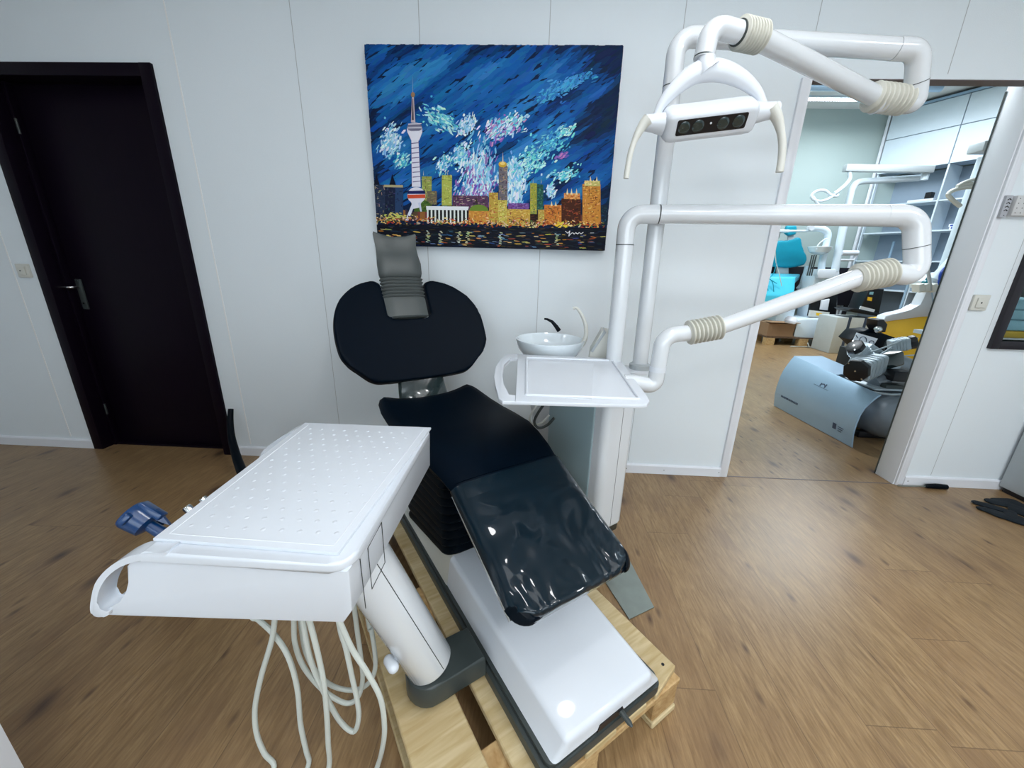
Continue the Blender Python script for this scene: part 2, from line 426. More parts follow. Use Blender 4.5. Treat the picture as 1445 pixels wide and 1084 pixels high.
# opening casing
bm = B()
box(bm, (OL - .036, -.012, 0), (OL, .002, OT + .0), .002)
box(bm, (OL - .001, -.010, 0), (OL + .010, WT, OT))
obj('trim_4', bm, 'trim', kind='structure')
bm = B(); box(bm, (OR_ - .0075, -.006, 0), (OR_, WT + .01, OT + .044), .0015); box(bm, (OR_ - .002, -.018, 0), (OR_ + .012, .002, OT), .003); box(bm, (OR_ + .012, -.010, 0), (OR_ + .045, .002, OT), .002)
obj('trim_5', bm, 'trim', kind='structure')
bm = B(); box(bm, (OL, 0, OT), (OR_, .06, OT + .045)); obj('trim_11', bm, 'wall', kind='structure')
bm = B(); box(bm, (OL, .0005, OT - .003), (OR_ - .008, .06, OT - .0002)); obj('trim_6', bm, 'soffit', kind='structure')
bm = B(); box(bm, (OR_ - .0095, WT + .004, 0), (OR_ - .0065, WT + .012, OT)); obj('trim_7', bm, 'darkgrey', kind='structure')
bm = B(); box(bm, (OL, -.004, -.002), (OR_ - .01, .004, .0012)); obj('trim_8', bm, 'soffit', kind='structure')
bm = B(); box(bm, (OR_ + .012, -.0012, 0), (OR_ + .0445, -.0004, .06)); obj('trim_9', bm, 'cardboard', kind='structure')

# dark door
d1 = thing('door_1', ((DL + DR) / 2, .1, 0), None, None, kind='structure')
bm = B(); box(bm, (DL + .045, .088, .008), (DR - .06, .125, DT - .055), .002); leaf = obj('door_leaf', bm, 'wenge', d1)
bm = B()
for a, b in ((DL, DL + .06), (DR - .06, DR)): box(bm, (a, -.016, 0), (b, .09 if a == DL else .09, DT), .002)
box(bm, (DL + .0605, -.0155, DT - .055), (DR - .0605, .09, DT - .0005), .002)
box(bm, (DL + .06, .052, 0), (DL + .078, .088, DT - .055), .001); box(bm, (DR - .078, .052, 0), (DR - .06, .088, DT - .055), .001)
obj('door_frame', bm, 'wenge', d1)
bm = B(); box(bm, (DL + .078, .06, 0), (DR - .078, .1, .012)); obj('door_sill', bm, 'wenge', d1)
hx, hz = at(112, 405, y=.08).x, at(112, 405, y=.08).z
bm = B(); box(bm, (hx - .018, .079, hz - .13), (hx + .018, .0885, hz + .045), .003); hp = obj('handle_plate', bm, 'darkgrey', d1)
bm = B(); tube(bm, arcfillet([(hx, .08, hz), (hx, .035, hz), (hx - .11, .035, hz)], .02), .008, 12); obj('door_handle', bm, 'chrome', d1, label='chrome lever handle')
bm = B(); lathe(bm, [(0, .006), (.003, .006)], ((hx, .079, hz - .095), (0, -1, 0)), 12); lathe(bm, [(0, .004), (.003, .004)], ((hx, .079, hz + .035), (0, -1, 0)), 12); obj('screw', bm, 'chrome', d1)
for z in (.22, 1.8):
    bm = B(); lathe(bm, [(0, .006), (.07, .006)], ((DL + .083, .05, z), (0, 0, 1)), 10); obj('hinge', bm, 'darkgrey', d1)

# internal window right
w1 = thing('window_1', ((WL + WR) / 2, 0, WB), None, None, kind='structure')
bm = B(); fo = .042
box(bm, (WL - fo, -.022, WB - fo), (WL, .05, WTp + fo), .003); box(bm, (WR, -.022, WB - fo), (WR + fo, .05, WTp + fo), .003)
box(bm, (WL, -.021, WB - fo), (WR, .05, WB), .003); box(bm, (WL, -.021, WTp), (WR, .05, WTp + fo), .003)
obj('window_frame', bm, 'windowframe', w1)
bm = B(); box(bm, (WL, .012, WB), (WR, .017, WTp)); obj('pane', bm, 'glass', w1)
bm = B(); box(bm, (WL - .05, WT, WB - .03), (WR + .05, WT + .3, WB - .008)); sh = obj('trim_10', bm, 'backwhite', kind='structure')
tz = WB - .008
for i, (mt, h, lab, dx) in enumerate((('clothyellow', .042, 'mustard yellow folded cloth, bottom of the pile behind the dark framed window', 0), ('clothteal', .06, 'pale blue folded cloth directly on the yellow one behind the window', .01), ('clothteal', .055, 'pale blue folded cloth in the middle of the pile behind the window', -.012), ('clothteal', .06, 'pale blue folded cloth, topmost of the pile behind the window', .006))):
    bm = B(); box(bm, (2.53 + dx, WT + .03, tz + .0005), (2.95 + dx, WT + .26, tz + h), .012, 3)
    obj('folded_cloth', bm, mt, label=lab, cat='cloth', group='folded cloths behind the window'); tz += h + .0005

# ------------------------------------------------------------------ switches and sockets
def switch(cx, cz, s, label):
    t = thing('light_switch', (cx, 0, cz - s / 2), label, 'switch')
    bm = B(); box(bm, (cx - s / 2, -.014, cz - s / 2), (cx + s / 2, .0, cz + s / 2), .004); obj('switch_plate', bm, 'cream', t)
    bm = B(); box(bm, (cx - s * .3, -.021, cz - s * .32), (cx + s * .3, -.0142, cz + s * .32), .003); r_ = obj('rocker', bm, 'cream', t)
    bm = B(); lathe(bm, [(0, .004), (.0012, .004)], ((cx - .004, -.021, cz), (0, -1, 0)), 12); obj('indicator', bm, 'darkgrey', r_)
p_ = at(36, 382, y=0); switch(p_.x, p_.z, .075, 'small ivory light switch on the wall left of the dark door')
p_ = at(1380, 427, y=0); switch(p_.x, p_.z, .08, 'ivory light switch on the wall between the opening and the dark framed window')
t = thing('power_strip', (2.262, 0, 1.478), 'grey vertical strip with a row of sockets beside the right door casing', 'power strip')
bm = B(); box(bm, (2.246, -.03, 1.483), (2.278, 0, 1.582), .004); obj('strip_body', bm, plain('strip_grey', (176, 180, 188), .4), t)
for i in range(4):
    bm = B(); z = 1.565 - i * .016; tube(bm, [(2.254, -.031, z - .004), (2.262, -.031, z + .002), (2.27, -.031, z - .004)], .0018, 6); obj('socket', bm, 'black', t)
bm = B(); lathe(bm, [(0, .002), (.002, .002)], ((2.262, -.03, 1.493), (0, -1, 0)), 8); obj('screw', bm, 'black', t)
t = thing('wall_box', (2.36, 0, 1.485), 'white perforated box on the wall at the right edge, next to the grey socket strip', 'box')
bm = B(); box(bm, (2.292, -.034, 1.492), (2.44, 0, 1.582), .006); obj('cover', bm, plain('box_white', (206, 208, 210), .5), t)
bm = B()
for i in range(6):
    for j in range(4): lathe(bm, [(0, .0022), (.0008, .0022)], ((2.305 + i * .024, -.0342, 1.505 + j * .021), (0, -1, 0)), 8)
obj('perforation', bm, 'darkgrey', t)

# ------------------------------------------------------------------ painting
def painting():
    L_ = lambda cyy: 47 + .078 * (cyy - 42)
    R_ = lambda cyy: 1303 - .085 * (cyy - 50)
    XL, XR, ZT, ZB = -.800, .377, 2.156, 1.289
    def cv(cx, cyy):            # crop coordinates of the canvas -> wall position
        s_ = (cx - L_(cyy)) / (R_(cyy) - L_(cyy)); tt = (cyy - 45) / (1040 - 45)
        return XL + s_ * (XR - XL), ZT - tt * (ZT - ZB)
    bm = B(); cl = bm.loops.layers.color.new('Col')
    box(bm, (XL, -.036, ZB), (XR, -.002, ZT), .002, 1)
    for f in bm.faces:
        for l in f.loops: l[cl] = (8 / 255, 34 / 255, 70 / 255, 1)
    cnt = [0]
    def poly(pts, col, lay=0):
        cnt[0] += 1; y = -.0362 - cnt[0] * 1.1e-6 - lay * .0003
        vs = []
        for a, b in pts:
            x, z = cv(a, b); vs.append(bm.verts.new((min(max(x, XL), XR), y, min(max(z, ZB), ZT))))
        f = bm.faces.new(vs); c = (*(max(0, min(255, q_)) / 255 for q_ in col), 1)
        for l in f.loops: l[cl] = c
    R = random.Random(3)
    def stroke(x, y, ln, wd, ang, col, jit=14, lay=0):
        a = math.radians(ang + R.uniform(-9, 9)); dx, dy = math.cos(a) * ln / 2, math.sin(a) * ln / 2; nx, ny = -math.sin(a) * wd / 2, math.cos(a) * wd / 2
        c = tuple(v + R.uniform(-jit, jit) for v in col)
        k_ = R.uniform(.3, .8)
        poly([(x - dx, y - dy), (x - dx * .5 + nx, y - dy * .5 + ny), (x + dx * .6 + nx * k_, y + dy * .6 + ny * k_), (x + dx, y + dy), (x + dx * .5 - nx, y + dy * .5 - ny), (x - dx * .7 - nx * k_, y - dy * .7 - ny * k_)], c, lay)
    def ncol(x, y):
        n1 = noise.noise(Vector((x * .0032 + y * .0020, y * .0075 + x * .0046, 3.1)))
        n2 = noise.noise(Vector((x * .010 + y * .006, y * .022 + x * .013, 7.7)))
        v = n1 * 1.1 + n2 * .6
        dark = (6, 36, 72); mid = (8, 82, 158); lite = (48, 132, 196)
        edge = max(0, (x - 1000) / 320) * .7 + max(0, (160 - x) / 160) * .6 + max(0, (170 - y) / 170) * .35
        v = v - edge + .22
        if v < 0: k_ = min(1, -v * 2.4); return tuple(mid[i] * (1 - k_) + dark[i] * k_ for i in range(3))
        k_ = min(1, v * 1.3); return tuple(mid[i] * (1 - k_) + lite[i] * k_ for i in range(3))
    for i in range(2600):
        x = R.uniform(40, 1300); y = R.uniform(40, 800)
        stroke(x, y, R.uniform(40, 130), R.uniform(10, 26), -32, ncol(x, y), 8)
    # pale flecks
    def flecks(cx, cyy, rx, ry, n, ang, cols, l0=8, l1=30, tilt=-.6):
        for i in range(int(n * 1.5)):
            u, v = R.gauss(0, .45), R.gauss(0, .42)
            stroke(cx + u * rx, cyy + v * ry + tilt * u * rx * .5, R.uniform(l0, l1 * 1.15), R.uniform(4, 13), ang + R.uniform(-25, 25), R.choice(cols), 12, 1)
    W_ = [(226, 240, 250), (170, 214, 240), (120, 190, 226)]; T_ = [(120, 214, 220), (70, 170, 210), (190, 236, 236)]; V_ = [(150, 110, 190), (190, 140, 200), (110, 90, 180)]
    flecks(180, 490, 60, 90, 150, -55, W_); flecks(235, 590, 40, 50, 40, -50, T_)
    flecks(430, 385, 90, 60, 120, -140, T_, tilt=.9); flecks(555, 410, 55, 50, 90, -60, W_)
    flecks(690, 430, 60, 60, 90, -50, W_ + V_); flecks(760, 410, 90, 60, 120, -40, T_ + W_ + V_[:2])
    flecks(530, 560, 60, 70, 90, -50, T_ + W_); flecks(440, 600, 45, 60, 60, -60, T_ + W_)
    flecks(610, 640, 80, 150, 320, -75, W_ + V_[:1], 14, 46); flecks(600, 740, 120, 70, 160, -80, V_ + W_, 10, 34); flecks(790, 690, 45, 150, 240, -88, W_, 14, 46)
    flecks(870, 580, 90, 90, 130, -45, T_); flecks(950, 500, 110, 70, 110, -35, T_[:2] + [(60, 140, 200)])
    flecks(960, 730, 25, 40, 40, -60, W_); flecks(1020, 645, 80, 40, 60, -35, T_); flecks(1050, 210, 120, 30, 110, -32, [(70, 160, 214), (44, 120, 190)]); flecks(960, 260, 90, 40, 80, -35, [(70, 160, 214), (44, 120, 190)])
    flecks(1010, 550, 30, 18, 14, -30, V_); flecks(1030, 430, 50, 30, 40, -35, T_)
    # buildings
    def bld(x0, y0, x1, y1, cols, n=60, top=None):
        poly([(x0, y0), (x1, y0), (x1, y1), (x0, y1)], cols[0], 2)
        for i in range(n):
            x = R.uniform(x0 + 3, x1 - 3); y = R.uniform(y0 + 2, y1 - 2)
            stroke(x, y, R.uniform(5, min(20, (x1 - x0) * .5)), R.uniform(2, 5), R.choice((0, 90, -8)), R.choice(cols[1:]), 18, 2)
    G = (214, 190, 90); Gd = (150, 120, 50); Or = (206, 140, 60); Gr = (150, 160, 80); Nv = (18, 34, 60); Br = (70, 40, 30)
    for x in range(100, 1240, 12): poly([(x, 850 + R.uniform(-15, 10)), (x + 14, 850 + R.uniform(-10, 10)), (x + 14, 900), (x, 900)], R.choice([(90, 70, 50), (120, 60, 60), (60, 50, 70), (150, 100, 50)]), 1)
    bld(100, 712, 155, 890, [(36, 50, 76), (70, 80, 100), (16, 26, 50), (160, 150, 120)], 70); bld(155, 712, 205, 880, [(24, 34, 60), (60, 74, 96), (10, 18, 40)], 60); bld(205, 712, 245, 870, [(40, 66, 104), (20, 30, 60)], 14)
    poly([(150, 712), (243, 712), (243, 724), (150, 724)], (180, 170, 130), 3)
    for x in (110, 190): poly([(x - 14, 712), (x, 655), (x + 18, 712)], (10, 18, 40), 2)
    bld(336, 665, 384, 800, [Gr, (190, 190, 120), (120, 120, 60), (110, 90, 60)], 60); bld(360, 740, 410, 810, [(110, 100, 80), (150, 140, 90)], 20)
    bld(434, 657, 483, 815, [(176, 184, 86), (206, 210, 120), (130, 140, 60)], 50)
    bld(486, 760, 660, 840, [(90, 60, 90), (150, 90, 130), (60, 50, 60), (190, 170, 150), (40, 34, 44)], 140)
    bld(711, 605, 753, 800, [(110, 104, 112), (150, 140, 140), (70, 60, 70), (180, 150, 110)], 90)
    bld(664, 742, 708, 900, [(190, 160, 70), (226, 206, 110), (150, 110, 40), (190, 90, 60)], 80); bld(708, 780, 750, 912, [(206, 190, 90), (236, 220, 140), (160, 130, 50)], 70)
    bld(566, 838, 664, 905, [Or, (226, 180, 90), (180, 100, 60)], 70); bld(750, 826, 862, 915, [(200, 160, 70), (226, 200, 110), (160, 110, 50), (120, 70, 60)], 110)
    bld(756, 795, 856, 826, [(120, 80, 150), (160, 120, 190), (90, 50, 110)], 40)
    bld(862, 690, 894, 850, [(160, 160, 60), (80, 110, 80), (196, 180, 90)], 60); bld(894, 696, 925, 830, [(40, 90, 80), (70, 130, 100), (20, 50, 60)], 50)
    bld(862, 850, 900, 915, [(40, 24, 24), (90, 50, 30)], 20); bld(900, 826, 934, 910, [(180, 150, 70), (210, 190, 100)], 30)
    bld(930, 800, 1012, 905, [(200, 120, 50), (226, 170, 80), (150, 80, 40), (60, 40, 30)], 90); bld(1012, 765, 1104, 905, [(70, 34, 20), (120, 60, 30), (40, 20, 20), (160, 90, 50)], 90)
    bld(1024, 738, 1100, 768, [(220, 150, 80), (250, 200, 130), (170, 80, 40)], 40)
    bld(1112, 690, 1198, 905, [(206, 140, 60), (240, 190, 110), (150, 90, 40), (120, 60, 30)], 150); bld(1122, 672, 1196, 700, [(200, 190, 110), (236, 220, 150)], 24)
    bld(1200, 795, 1232, 900, [(20, 40, 60), (40, 80, 100)], 20)
    for x in (1060, 1084, 1040, 985, 965, 1150, 1180): poly([(x - 5, 745 if x < 1110 and x > 1012 else (676 if x > 1110 else 806)), (x, (712 if x > 1012 else 780) if x < 1110 else 650), (x + 5, 745 if x < 1110 and x > 1012 else (676 if x > 1110 else 806))], (236, 220, 170), 3)
    def ell(cx, cyy, rx, ry, col, n=20, lay=3, a0=0, a1=360):
        pts = [(cx + rx * math.cos(math.radians(a0 + (a1 - a0) * i / n)), cyy + ry * math.sin(math.radians(a0 + (a1 - a0) * i / n))) for i in range(n if a1 - a0 == 360 else n + 1)]
        poly(pts, col, lay)
    ell(729, 598, 20, 15, (210, 170, 60)); ell(729, 594, 12, 8, (240, 210, 120)); poly([(727, 590), (730, 535), (733, 590)], (220, 210, 180), 3)
    for x, y in ((452, 650), (462, 655), (876, 690), (915, 690), (500, 745), (344, 660)): poly([(x - 1.5, y), (x, y - 26), (x + 1.5, y)], (180, 190, 170), 3)
    ell(345, 850, 46, 62, (70, 100, 40), lay=3, a0=180, a1=360); ell(615, 840, 46, 34, (110, 140, 50), lay=3, a0=180, a1=360); poly([(596, 800), (603, 770), (610, 800)], (60, 50, 40), 3)
    for i in range(40): stroke(R.uniform(305, 385), R.uniform(800, 845), 12, 4, 20, R.choice([(60, 90, 40), (110, 140, 60), (40, 60, 30)]), 14, 3)
    # broadcast tower with two balls
    poly([(282, 400), (288, 262), (294, 262), (303, 400)], (206, 190, 196), 3); poly([(289.4, 262), (290.5, 180), (291.6, 262)], (150, 170, 190), 3); ell(291, 272, 10, 12, (150, 120, 90)); poly([(286, 390), (290, 290), (293, 290), (296, 390)], (80, 70, 80), 4)
    poly([(284, 480), (318, 480), (331, 720), (288, 720)], (226, 226, 240), 3)
    for i in range(9): poly([(284 + i, 500 + i * 24), (322 + i, 496 + i * 24), (322 + i, 500 + i * 24), (284 + i, 505 + i * 24)], (120, 110, 150), 4)
    ell(300, 436, 38, 36, (214, 214, 232)); ell(300, 424, 36, 22, (140, 140, 160)); poly([(264, 446), (338, 446), (322, 488), (284, 488)], (232, 232, 244), 4)
    for i in range(5): poly([(268, 408 + i * 9), (334, 405 + i * 9), (334, 408 + i * 9), (268, 411 + i * 9)], (90, 90, 120) if i % 2 else (236, 236, 246), 5)
    ell(310, 765, 45, 44, (226, 226, 240)); poly([(268, 742), (352, 738), (354, 756), (266, 758)], (24, 30, 90), 4); poly([(266, 762), (354, 758), (354, 778), (268, 782)], (210, 80, 50), 4)
    poly([(284, 800), (336, 800), (322, 830), (296, 836)], (226, 226, 240), 4); poly([(292, 800), (306, 804), (272, 900), (256, 900)], (220, 224, 240), 5); poly([(318, 804), (330, 800), (338, 850), (330, 850)], (200, 206, 230), 5)
    # white colonnade
    poly([(358, 820), (566, 818), (562, 838), (360, 840)], (236, 240, 244), 5); poly([(362, 840), (562, 838), (562, 908), (364, 912)], (26, 30, 30), 4)
    for i in range(11): x = 362 + i * 18.6; poly([(x, 838), (x + 8, 838), (x + 9, 912 - i * .4), (x + 1, 912 - i * .4)], (230, 236, 232), 5)
    # promenade and water
    for i in range(420):
        x = R.uniform(110, 1215); stroke(x, R.gauss(902, 13), R.uniform(8, 22), R.uniform(4, 9), R.uniform(-70, 70), R.choice([(206, 170, 90), (190, 70, 40), (240, 220, 150), (150, 60, 40), (110, 120, 60), (230, 150, 60), (60, 40, 50), (220, 190, 170)]), 16, 5)
    for i in range(60): x, y = R.gauss(210, 26), R.gauss(880, 8); stroke(x, y, 14, 6, 20, (210, 206, 110), 14, 6)
    for i in range(22): stroke(R.gauss(1005, 22), R.gauss(912, 10), 16, 8, -20, (230, 200, 60), 14, 6)
    poly([(112, 925), (330, 918), (700, 930), (1226, 915), (1216, 1046), (122, 1034)], (8, 14, 30), 6)
    for i in range(560):
        x = R.uniform(118, 1214); y = R.uniform(922, 1038)
        stroke(x, y, R.uniform(14, 46), R.uniform(3, 8), 0, R.choice([(6, 10, 24), (10, 20, 36), (14, 30, 56), (28, 44, 60), (8, 12, 22), (60, 50, 30), (20, 34, 40)]), 8, 6)
    for i in range(120):
        x = R.uniform(130, 1210); y = R.uniform(950, 1030); stroke(x, y, R.uniform(14, 40), R.uniform(3, 7), 4, R.choice([(190, 110, 40), (210, 160, 70), (150, 60, 40), (120, 150, 190), (60, 90, 140), (190, 180, 90), (226, 200, 120)]), 18, 7)
    for cx in (370, 430, 520, 560, 720, 990):
        for i in range(9): stroke(cx + R.uniform(-7, 7), 955 + i * 7.5, R.uniform(10, 20), 4, 12, R.choice([(226, 240, 220), (190, 214, 160), (236, 230, 190)]), 10, 7)
    # signature squiggle
    sg = [(1030, 938), (1042, 950), (1052, 936), (1046, 966), (1058, 950), (1066, 946), (1072, 954), (1080, 945), (1088, 953), (1096, 944), (1104, 952), (1116, 942)]
    for (a, b), (c, d) in zip(sg, sg[1:]):
        l_ = math.hypot(c - a, d - b); nx, ny = -(d - b) / l_ * 1.6, (c - a) / l_ * 1.6; poly([(a + nx, b + ny), (c + nx, d + ny), (c - nx, d - ny), (a - nx, b - ny)], (236, 236, 240), 8)
    poly([(1148, 944), (1166, 943), (1166, 946), (1148, 947)], (200, 206, 214), 8)
    bm_o = bm
    me_o = obj('canvas_painting', bm_o, 'paint', smooth=False, label='large blue oil painting of a night city skyline on the white wall', cat='painting')
    return me_o
painting()

# ------------------------------------------------------------------ dental chair (local: x to the foot, y across, z up)
CO = Vector((.234, -1.506, 0)); CR = math.radians(-55)
CM = Matrix.Translation(CO) @ Matrix.Rotation(CR, 4, 'Z')
PT = .144
# pallet
pal = thing('wooden_pallet', CO, 'pale pine pallet on the floor under the black dental chair', 'pallet', CR)
def pbox(lo, hi, name, mt, bev=.003):
    bm = B(); box(bm, lo, hi, bev, 1); return obj(name, bm, mt, pal, space=CM)
PU0, PU1 = -1.22, .004
for v0, v1 in ((-.43, -.283), (-.238, -.138), (-.08, .02), (.06, .13), (.165, .279)):
    b = B(); box(b, (PU0, v0, .122), (PU1, v1, PT), .003, 1); 
    if v1 > .27:
        for v in b.verts:
            if v.co.x > -.02 and v.co.y > .27: v.co.x -= .022; v.co.y -= .0
    o = obj('deck_board', b, 'pine', pal, space=CM)
for u0, u1 in ((PU0, PU0 + .145), (-.68, -.535), (PU1 - .147, PU1 - .002)): pbox((u0, -.43, .1), (u1, .278, .1215), 'cross_board', 'pineend')
for u0 in (PU0 + .002, -.68, PU1 - .147):
    for v0 in (-.428, -.126, .178): pbox((u0, v0, .022), (u0 + .142, v0 + .098, .0995), 'block', 'pineend')
for v0 in (-.43, -.128, .176): pbox((PU0, v0, .0), (PU1, v0 + .1, .0215), 'bottom_board', 'pine')
for u_, v_ in ((-.04, .25), (-.13, .195), (-.05, .2), (-.2, -.19), (-.55, -.19), (-.62, -.19), (-.6, -.36), (-1.1, -.19), (-.62, .25), (-.55, .2), (.0 - .06, -.19)):
    bm = B(); lathe(bm, [(0, .0045), (.0012, .0045)], ((u_, v_, PT), (0, 0, 1)), 8); obj('nail_head', bm, 'black', pal, space=CM)

ch = thing('dental_chair', CO + Vector((0, 0, PT)), 'black upholstered dental chair with white base standing on the pallet', 'dental chair', CR)
def c(name, bm, mt, sharp=35, parent=ch, **k): return obj(name, bm, mt, parent, space=CM, sharp=sharp, **k)
# plinth
bm = B(); prism(bm, rrect(-1.13, -.196, .002, .187, .02), I3, PT, .172, .003); prism(bm, rrect(-1.125, -.186, -.004, .181, .018), I3, .172, .186, .003)
c('base_plinth', bm, 'darkgrey')
# white cover
def cover_ring(u, zt, wt, wb, zb, r=.02, n=5):
    pts = [(-wb, zb)]
    for i in range(n + 1):
        a = math.radians(180 - 70 * i / n - 10); pts.append((-wt + r + r * math.cos(a), zt - r + r * math.sin(a)))
    pts += [(-x, z) for x, z in reversed(pts)]
    return [Vector((u, v, z)) for v, z in pts]
def zt(u):
    if u > -.576: return .236 + (-u) * .105
    return .2965 + (u + .576) * .28
rings = []
for u in (.0, -.002, -.006, -.014, -.1, -.3, -.5, -.574):
    k_ = {.0: .012, -.002: .006, -.006: .002}.get(u, 0)
    rings.append(cover_ring(u, zt(u) - k_ * 1.2,   .148 - k_ + .028 * min(1, -u), .176 - k_, .187 + k_ * .3))
bm = B(); loft(bm, rings); cv_ = c('base_cover', bm, 'white', 40)
bm = B(); rings = []
for u in (-.5755, -.7, -.85, -1.0, -1.10, -1.12): rings.append(cover_ring(u, zt(u) if u > -.95 else .195, .162, .178, .1865, .012))
loft(bm, rings); c('rear_base_cover', bm, 'cream', 40)
# front slot and pedal
bm = B(); prism(bm, [(-.05, .1865), (-.043, .206), (.032, .206), (.04, .1865)], lambda a, b, t: Vector((t, a, b)), -.03, .0022); c('pedal_slot', bm, 'black')
bm = B(); tube(bm, [(-.02, .028, .196), (.03, .026, .193), (.038, .026, .192)], [.008, .007, .003], 12, flat=.6); c('foot_pedal', bm, 'darkgrey')
# bellows boot below the seat
bm = B(); rings = []; nf = 11
for i in range(nf * 4 + 1):
    t = i / (nf * 4); ph = (i % 4) / 4; off = (.0, .011, .014, .008)[i % 4]
    shrink = .0
    ring = []
    for (a, b) in rrect(-1.0, -.160 - .004 * t, -.597 + .01 * (1 - t), .158 + .004 * t, .045, 5):
        cx = -.78; a2 = a + off * (1 if a > cx else -1); b2 = b + off * (1 if b > 0 else -1) * (1 if abs(b) > .03 else abs(b) / .03)
        zb = max(.19, .288 + (a + .58) * .28); zt_ = .618 + (a + .56) * .02
        ring.append(Vector((a2, b2, zb + (zt_ - zb) * t)))
    rings.append(ring)
loft(bm, rings); c('bellows_boot', bm, 'rubber', 60)
# seat support
bm = B(); box(bm, (-1.08, -.15, .585), (-.47, .15, .622), .01); c('seat_frame', bm, 'rubber')

def cushion(bm, sec, n=22, t=.055):
    """sec: list of (u, z, half width, edge raise, thickness, tilt)"""
    rings = []
    for (u, z, hw, er, th, tilt) in sec:
        ring = []
        m_ = Matrix.Rotation(tilt, 3, 'Y')
        for i in range(n + 1):          # top from -hw to hw
            s_ = -1 + 2 * i / n; e = max(0, 1 - abs(s_)); y = hw * s_
            zz = er * abs(s_) ** 2.5 - (th * .42) * (max(0, abs(s_) - .86) / .14) ** 2
            ring.append(Vector((0, y, zz)))
        for i in range(n + 1):
            s_ = 1 - 2 * i / n; y = hw * s_ * .985
            zz = er * abs(s_) ** 2.5 - th + (th * .42) * (max(0, abs(s_) - .86) / .14) ** 2
            ring.append(Vector((0, y, zz)))
        rings.append([m_ @ p + Vector((u, 0, z)) for p in ring])
    loft(bm, rings)
bm = B()
sec = [(-1.162, .618, .160, .012, .01, -.5), (-1.170, .633, .190, .028, .03, -.4), (-1.158, .647, .210, .036, .048, -.3), (-1.125, .650, .225, .030, .058, -.2), (-1.06, .650, .233, .020, .062, -.1), (-.98, .649, .234, .014, .062, 0),
       (-.88, .652, .232, .010, .062, 0), (-.78, .661, .231, .004, .062, .0), (-.68, .668, .227, -.002, .062, .08), (-.60, .664, .214, -.006, .062, .2), (-.53, .650, .202, -.007, .06, .35), (-.478, .632, .192, -.007, .058, .42)]
cushion(bm, sec); c('seat_cushion', bm, 'leather', 50)
# leg rest: runs straight down to the foot end
def leg(bm, hwk=1.0, lift=0, u_end=-.128, th=.05, hw0=.193, hw1=.193, u0=-.476, corner=.045, n=7):
    S = []; z0, z1 = .631, .468; slope = (z1 - z0) / (-.13 + .476); ti = math.atan(-slope)
    us = [u0, -.42, -.34, -.26, u_end - corner]
    for u in us: S.append((u, z0 + (u + .476) * slope + lift, hw1 * hwk, -.006, th, ti))
    for i in range(1, n + 1):
        a = i / n * PI / 2; S.append((u_end - corner + corner * math.sin(a), z0 + (u_end - corner + corner * math.sin(a) + .476) * slope + lift - .012 * (1 - math.cos(a)), (hw1 * hwk - corner) + corner * math.cos(a), -.004, max(th * (.35 + .65 * math.cos(a)), .012), ti))
    cushion(bm, S)
bm = B(); leg(bm); lg = c('leg_rest', bm, 'leather', 50)
bm = B()
S = []; z0, slope = .631, (.468 - .631) / .346; ti = math.atan(-slope)
for u in (-.47, -.466, -.44, -.38, -.32, -.26, -.2, -.165): S.append((u, z0 + (u + .476) * slope + (.0015 if u > -.468 else .0005), .1955, -.006, .054, ti))
for du, hw, th in ((-.15, .191, .053), (-.139, .174, .05), (-.130, .156, .044), (-.1255, .136, .03)): S.append((du, z0 + (du + .476) * slope + .0005 - (.008 if du > -.128 else .0), hw, -.005, th, ti))
cushion(bm, S, 26)
for v in bm.verts:                     # soft folds pulled together at the foot end
    g = max(0, min(1, (v.co.x + .36) / .22)); p3 = v.co * 11
    v.co += Vector((.25, 0, 1)) * g * .0045 * (noise.noise(p3) + .6)
film = obj('clear_foot_cover', bm, 'film', lg, space=CM, sharp=60, label='shiny clear plastic foot cover')
for s_ in (-1, 1):
    bm = B(); leg(bm, 1.025, .003, -.1235, .057)
    bmesh.ops.subdivide_edges(bm, edges=[e for e in bm.edges if max(v.co.x for v in e.verts) > -.2], cuts=2, use_grid_fill=True)
    bmesh.ops.delete(bm, geom=[v for v in bm.verts if (v.co.x + .183) * .8 + (v.co.y * s_ - .184) * 1.1 < .0 or v.co.y * s_ < .122], context='VERTS')
    obj('corner_cap', bm, 'rubber', lg, space=CM)
bm = B(); tube(bm, smoothpath([(-.47, -.192, .594), (-.3, -.194, .514), (-.16, -.194, .448)]), .004, 8); obj('edge_piping', bm, 'chrome', lg, space=CM)

# backrest
TAU = math.radians(30)
bn = Vector((math.cos(TAU), 0, math.sin(TAU))); bs = Vector((-math.sin(TAU), 0, math.cos(TAU))); B0 = Vector((-1.2, 0, .722))
def bk(v, s, t): return B0 + Vector((0, v, 0)) + bs * s + bn * t
half = [(.0, .0), (.15, .0), (.20, .002), (.228, .014), (.275, .055), (.318, .098), (.333, .14), (.338, .2), (.333, .265), (.315, .33), (.282, .385), (.235, .43), (.185, .458), (.14, .470), (.112, .468), (.101, .452), (.100, .42), (.099, .36), (.098, .30), (.092, .284)]
poly_ = half + [(-a, b) for a, b in reversed(half[1:])]
sm = []
for i in range(len(poly_)):
    a, b, c2, d = (poly_[(i + k_) % len(poly_)] for k_ in (-1, 0, 1, 2))
    for j in range(3):
        t = j / 3; sm.append(tuple(.5 * ((2 * b[q_]) + (c2[q_] - a[q_]) * t + (2 * a[q_] - 5 * b[q_] + 4 * c2[q_] - d[q_]) * t * t + (3 * b[q_] - a[q_] - 3 * c2[q_] + d[q_]) * t ** 3) for q_ in (0, 1)))
bm = B(); prism(bm, sm, I3, -.058, 0, .016, 3)
bm = remesh(bm, .0065, 10)
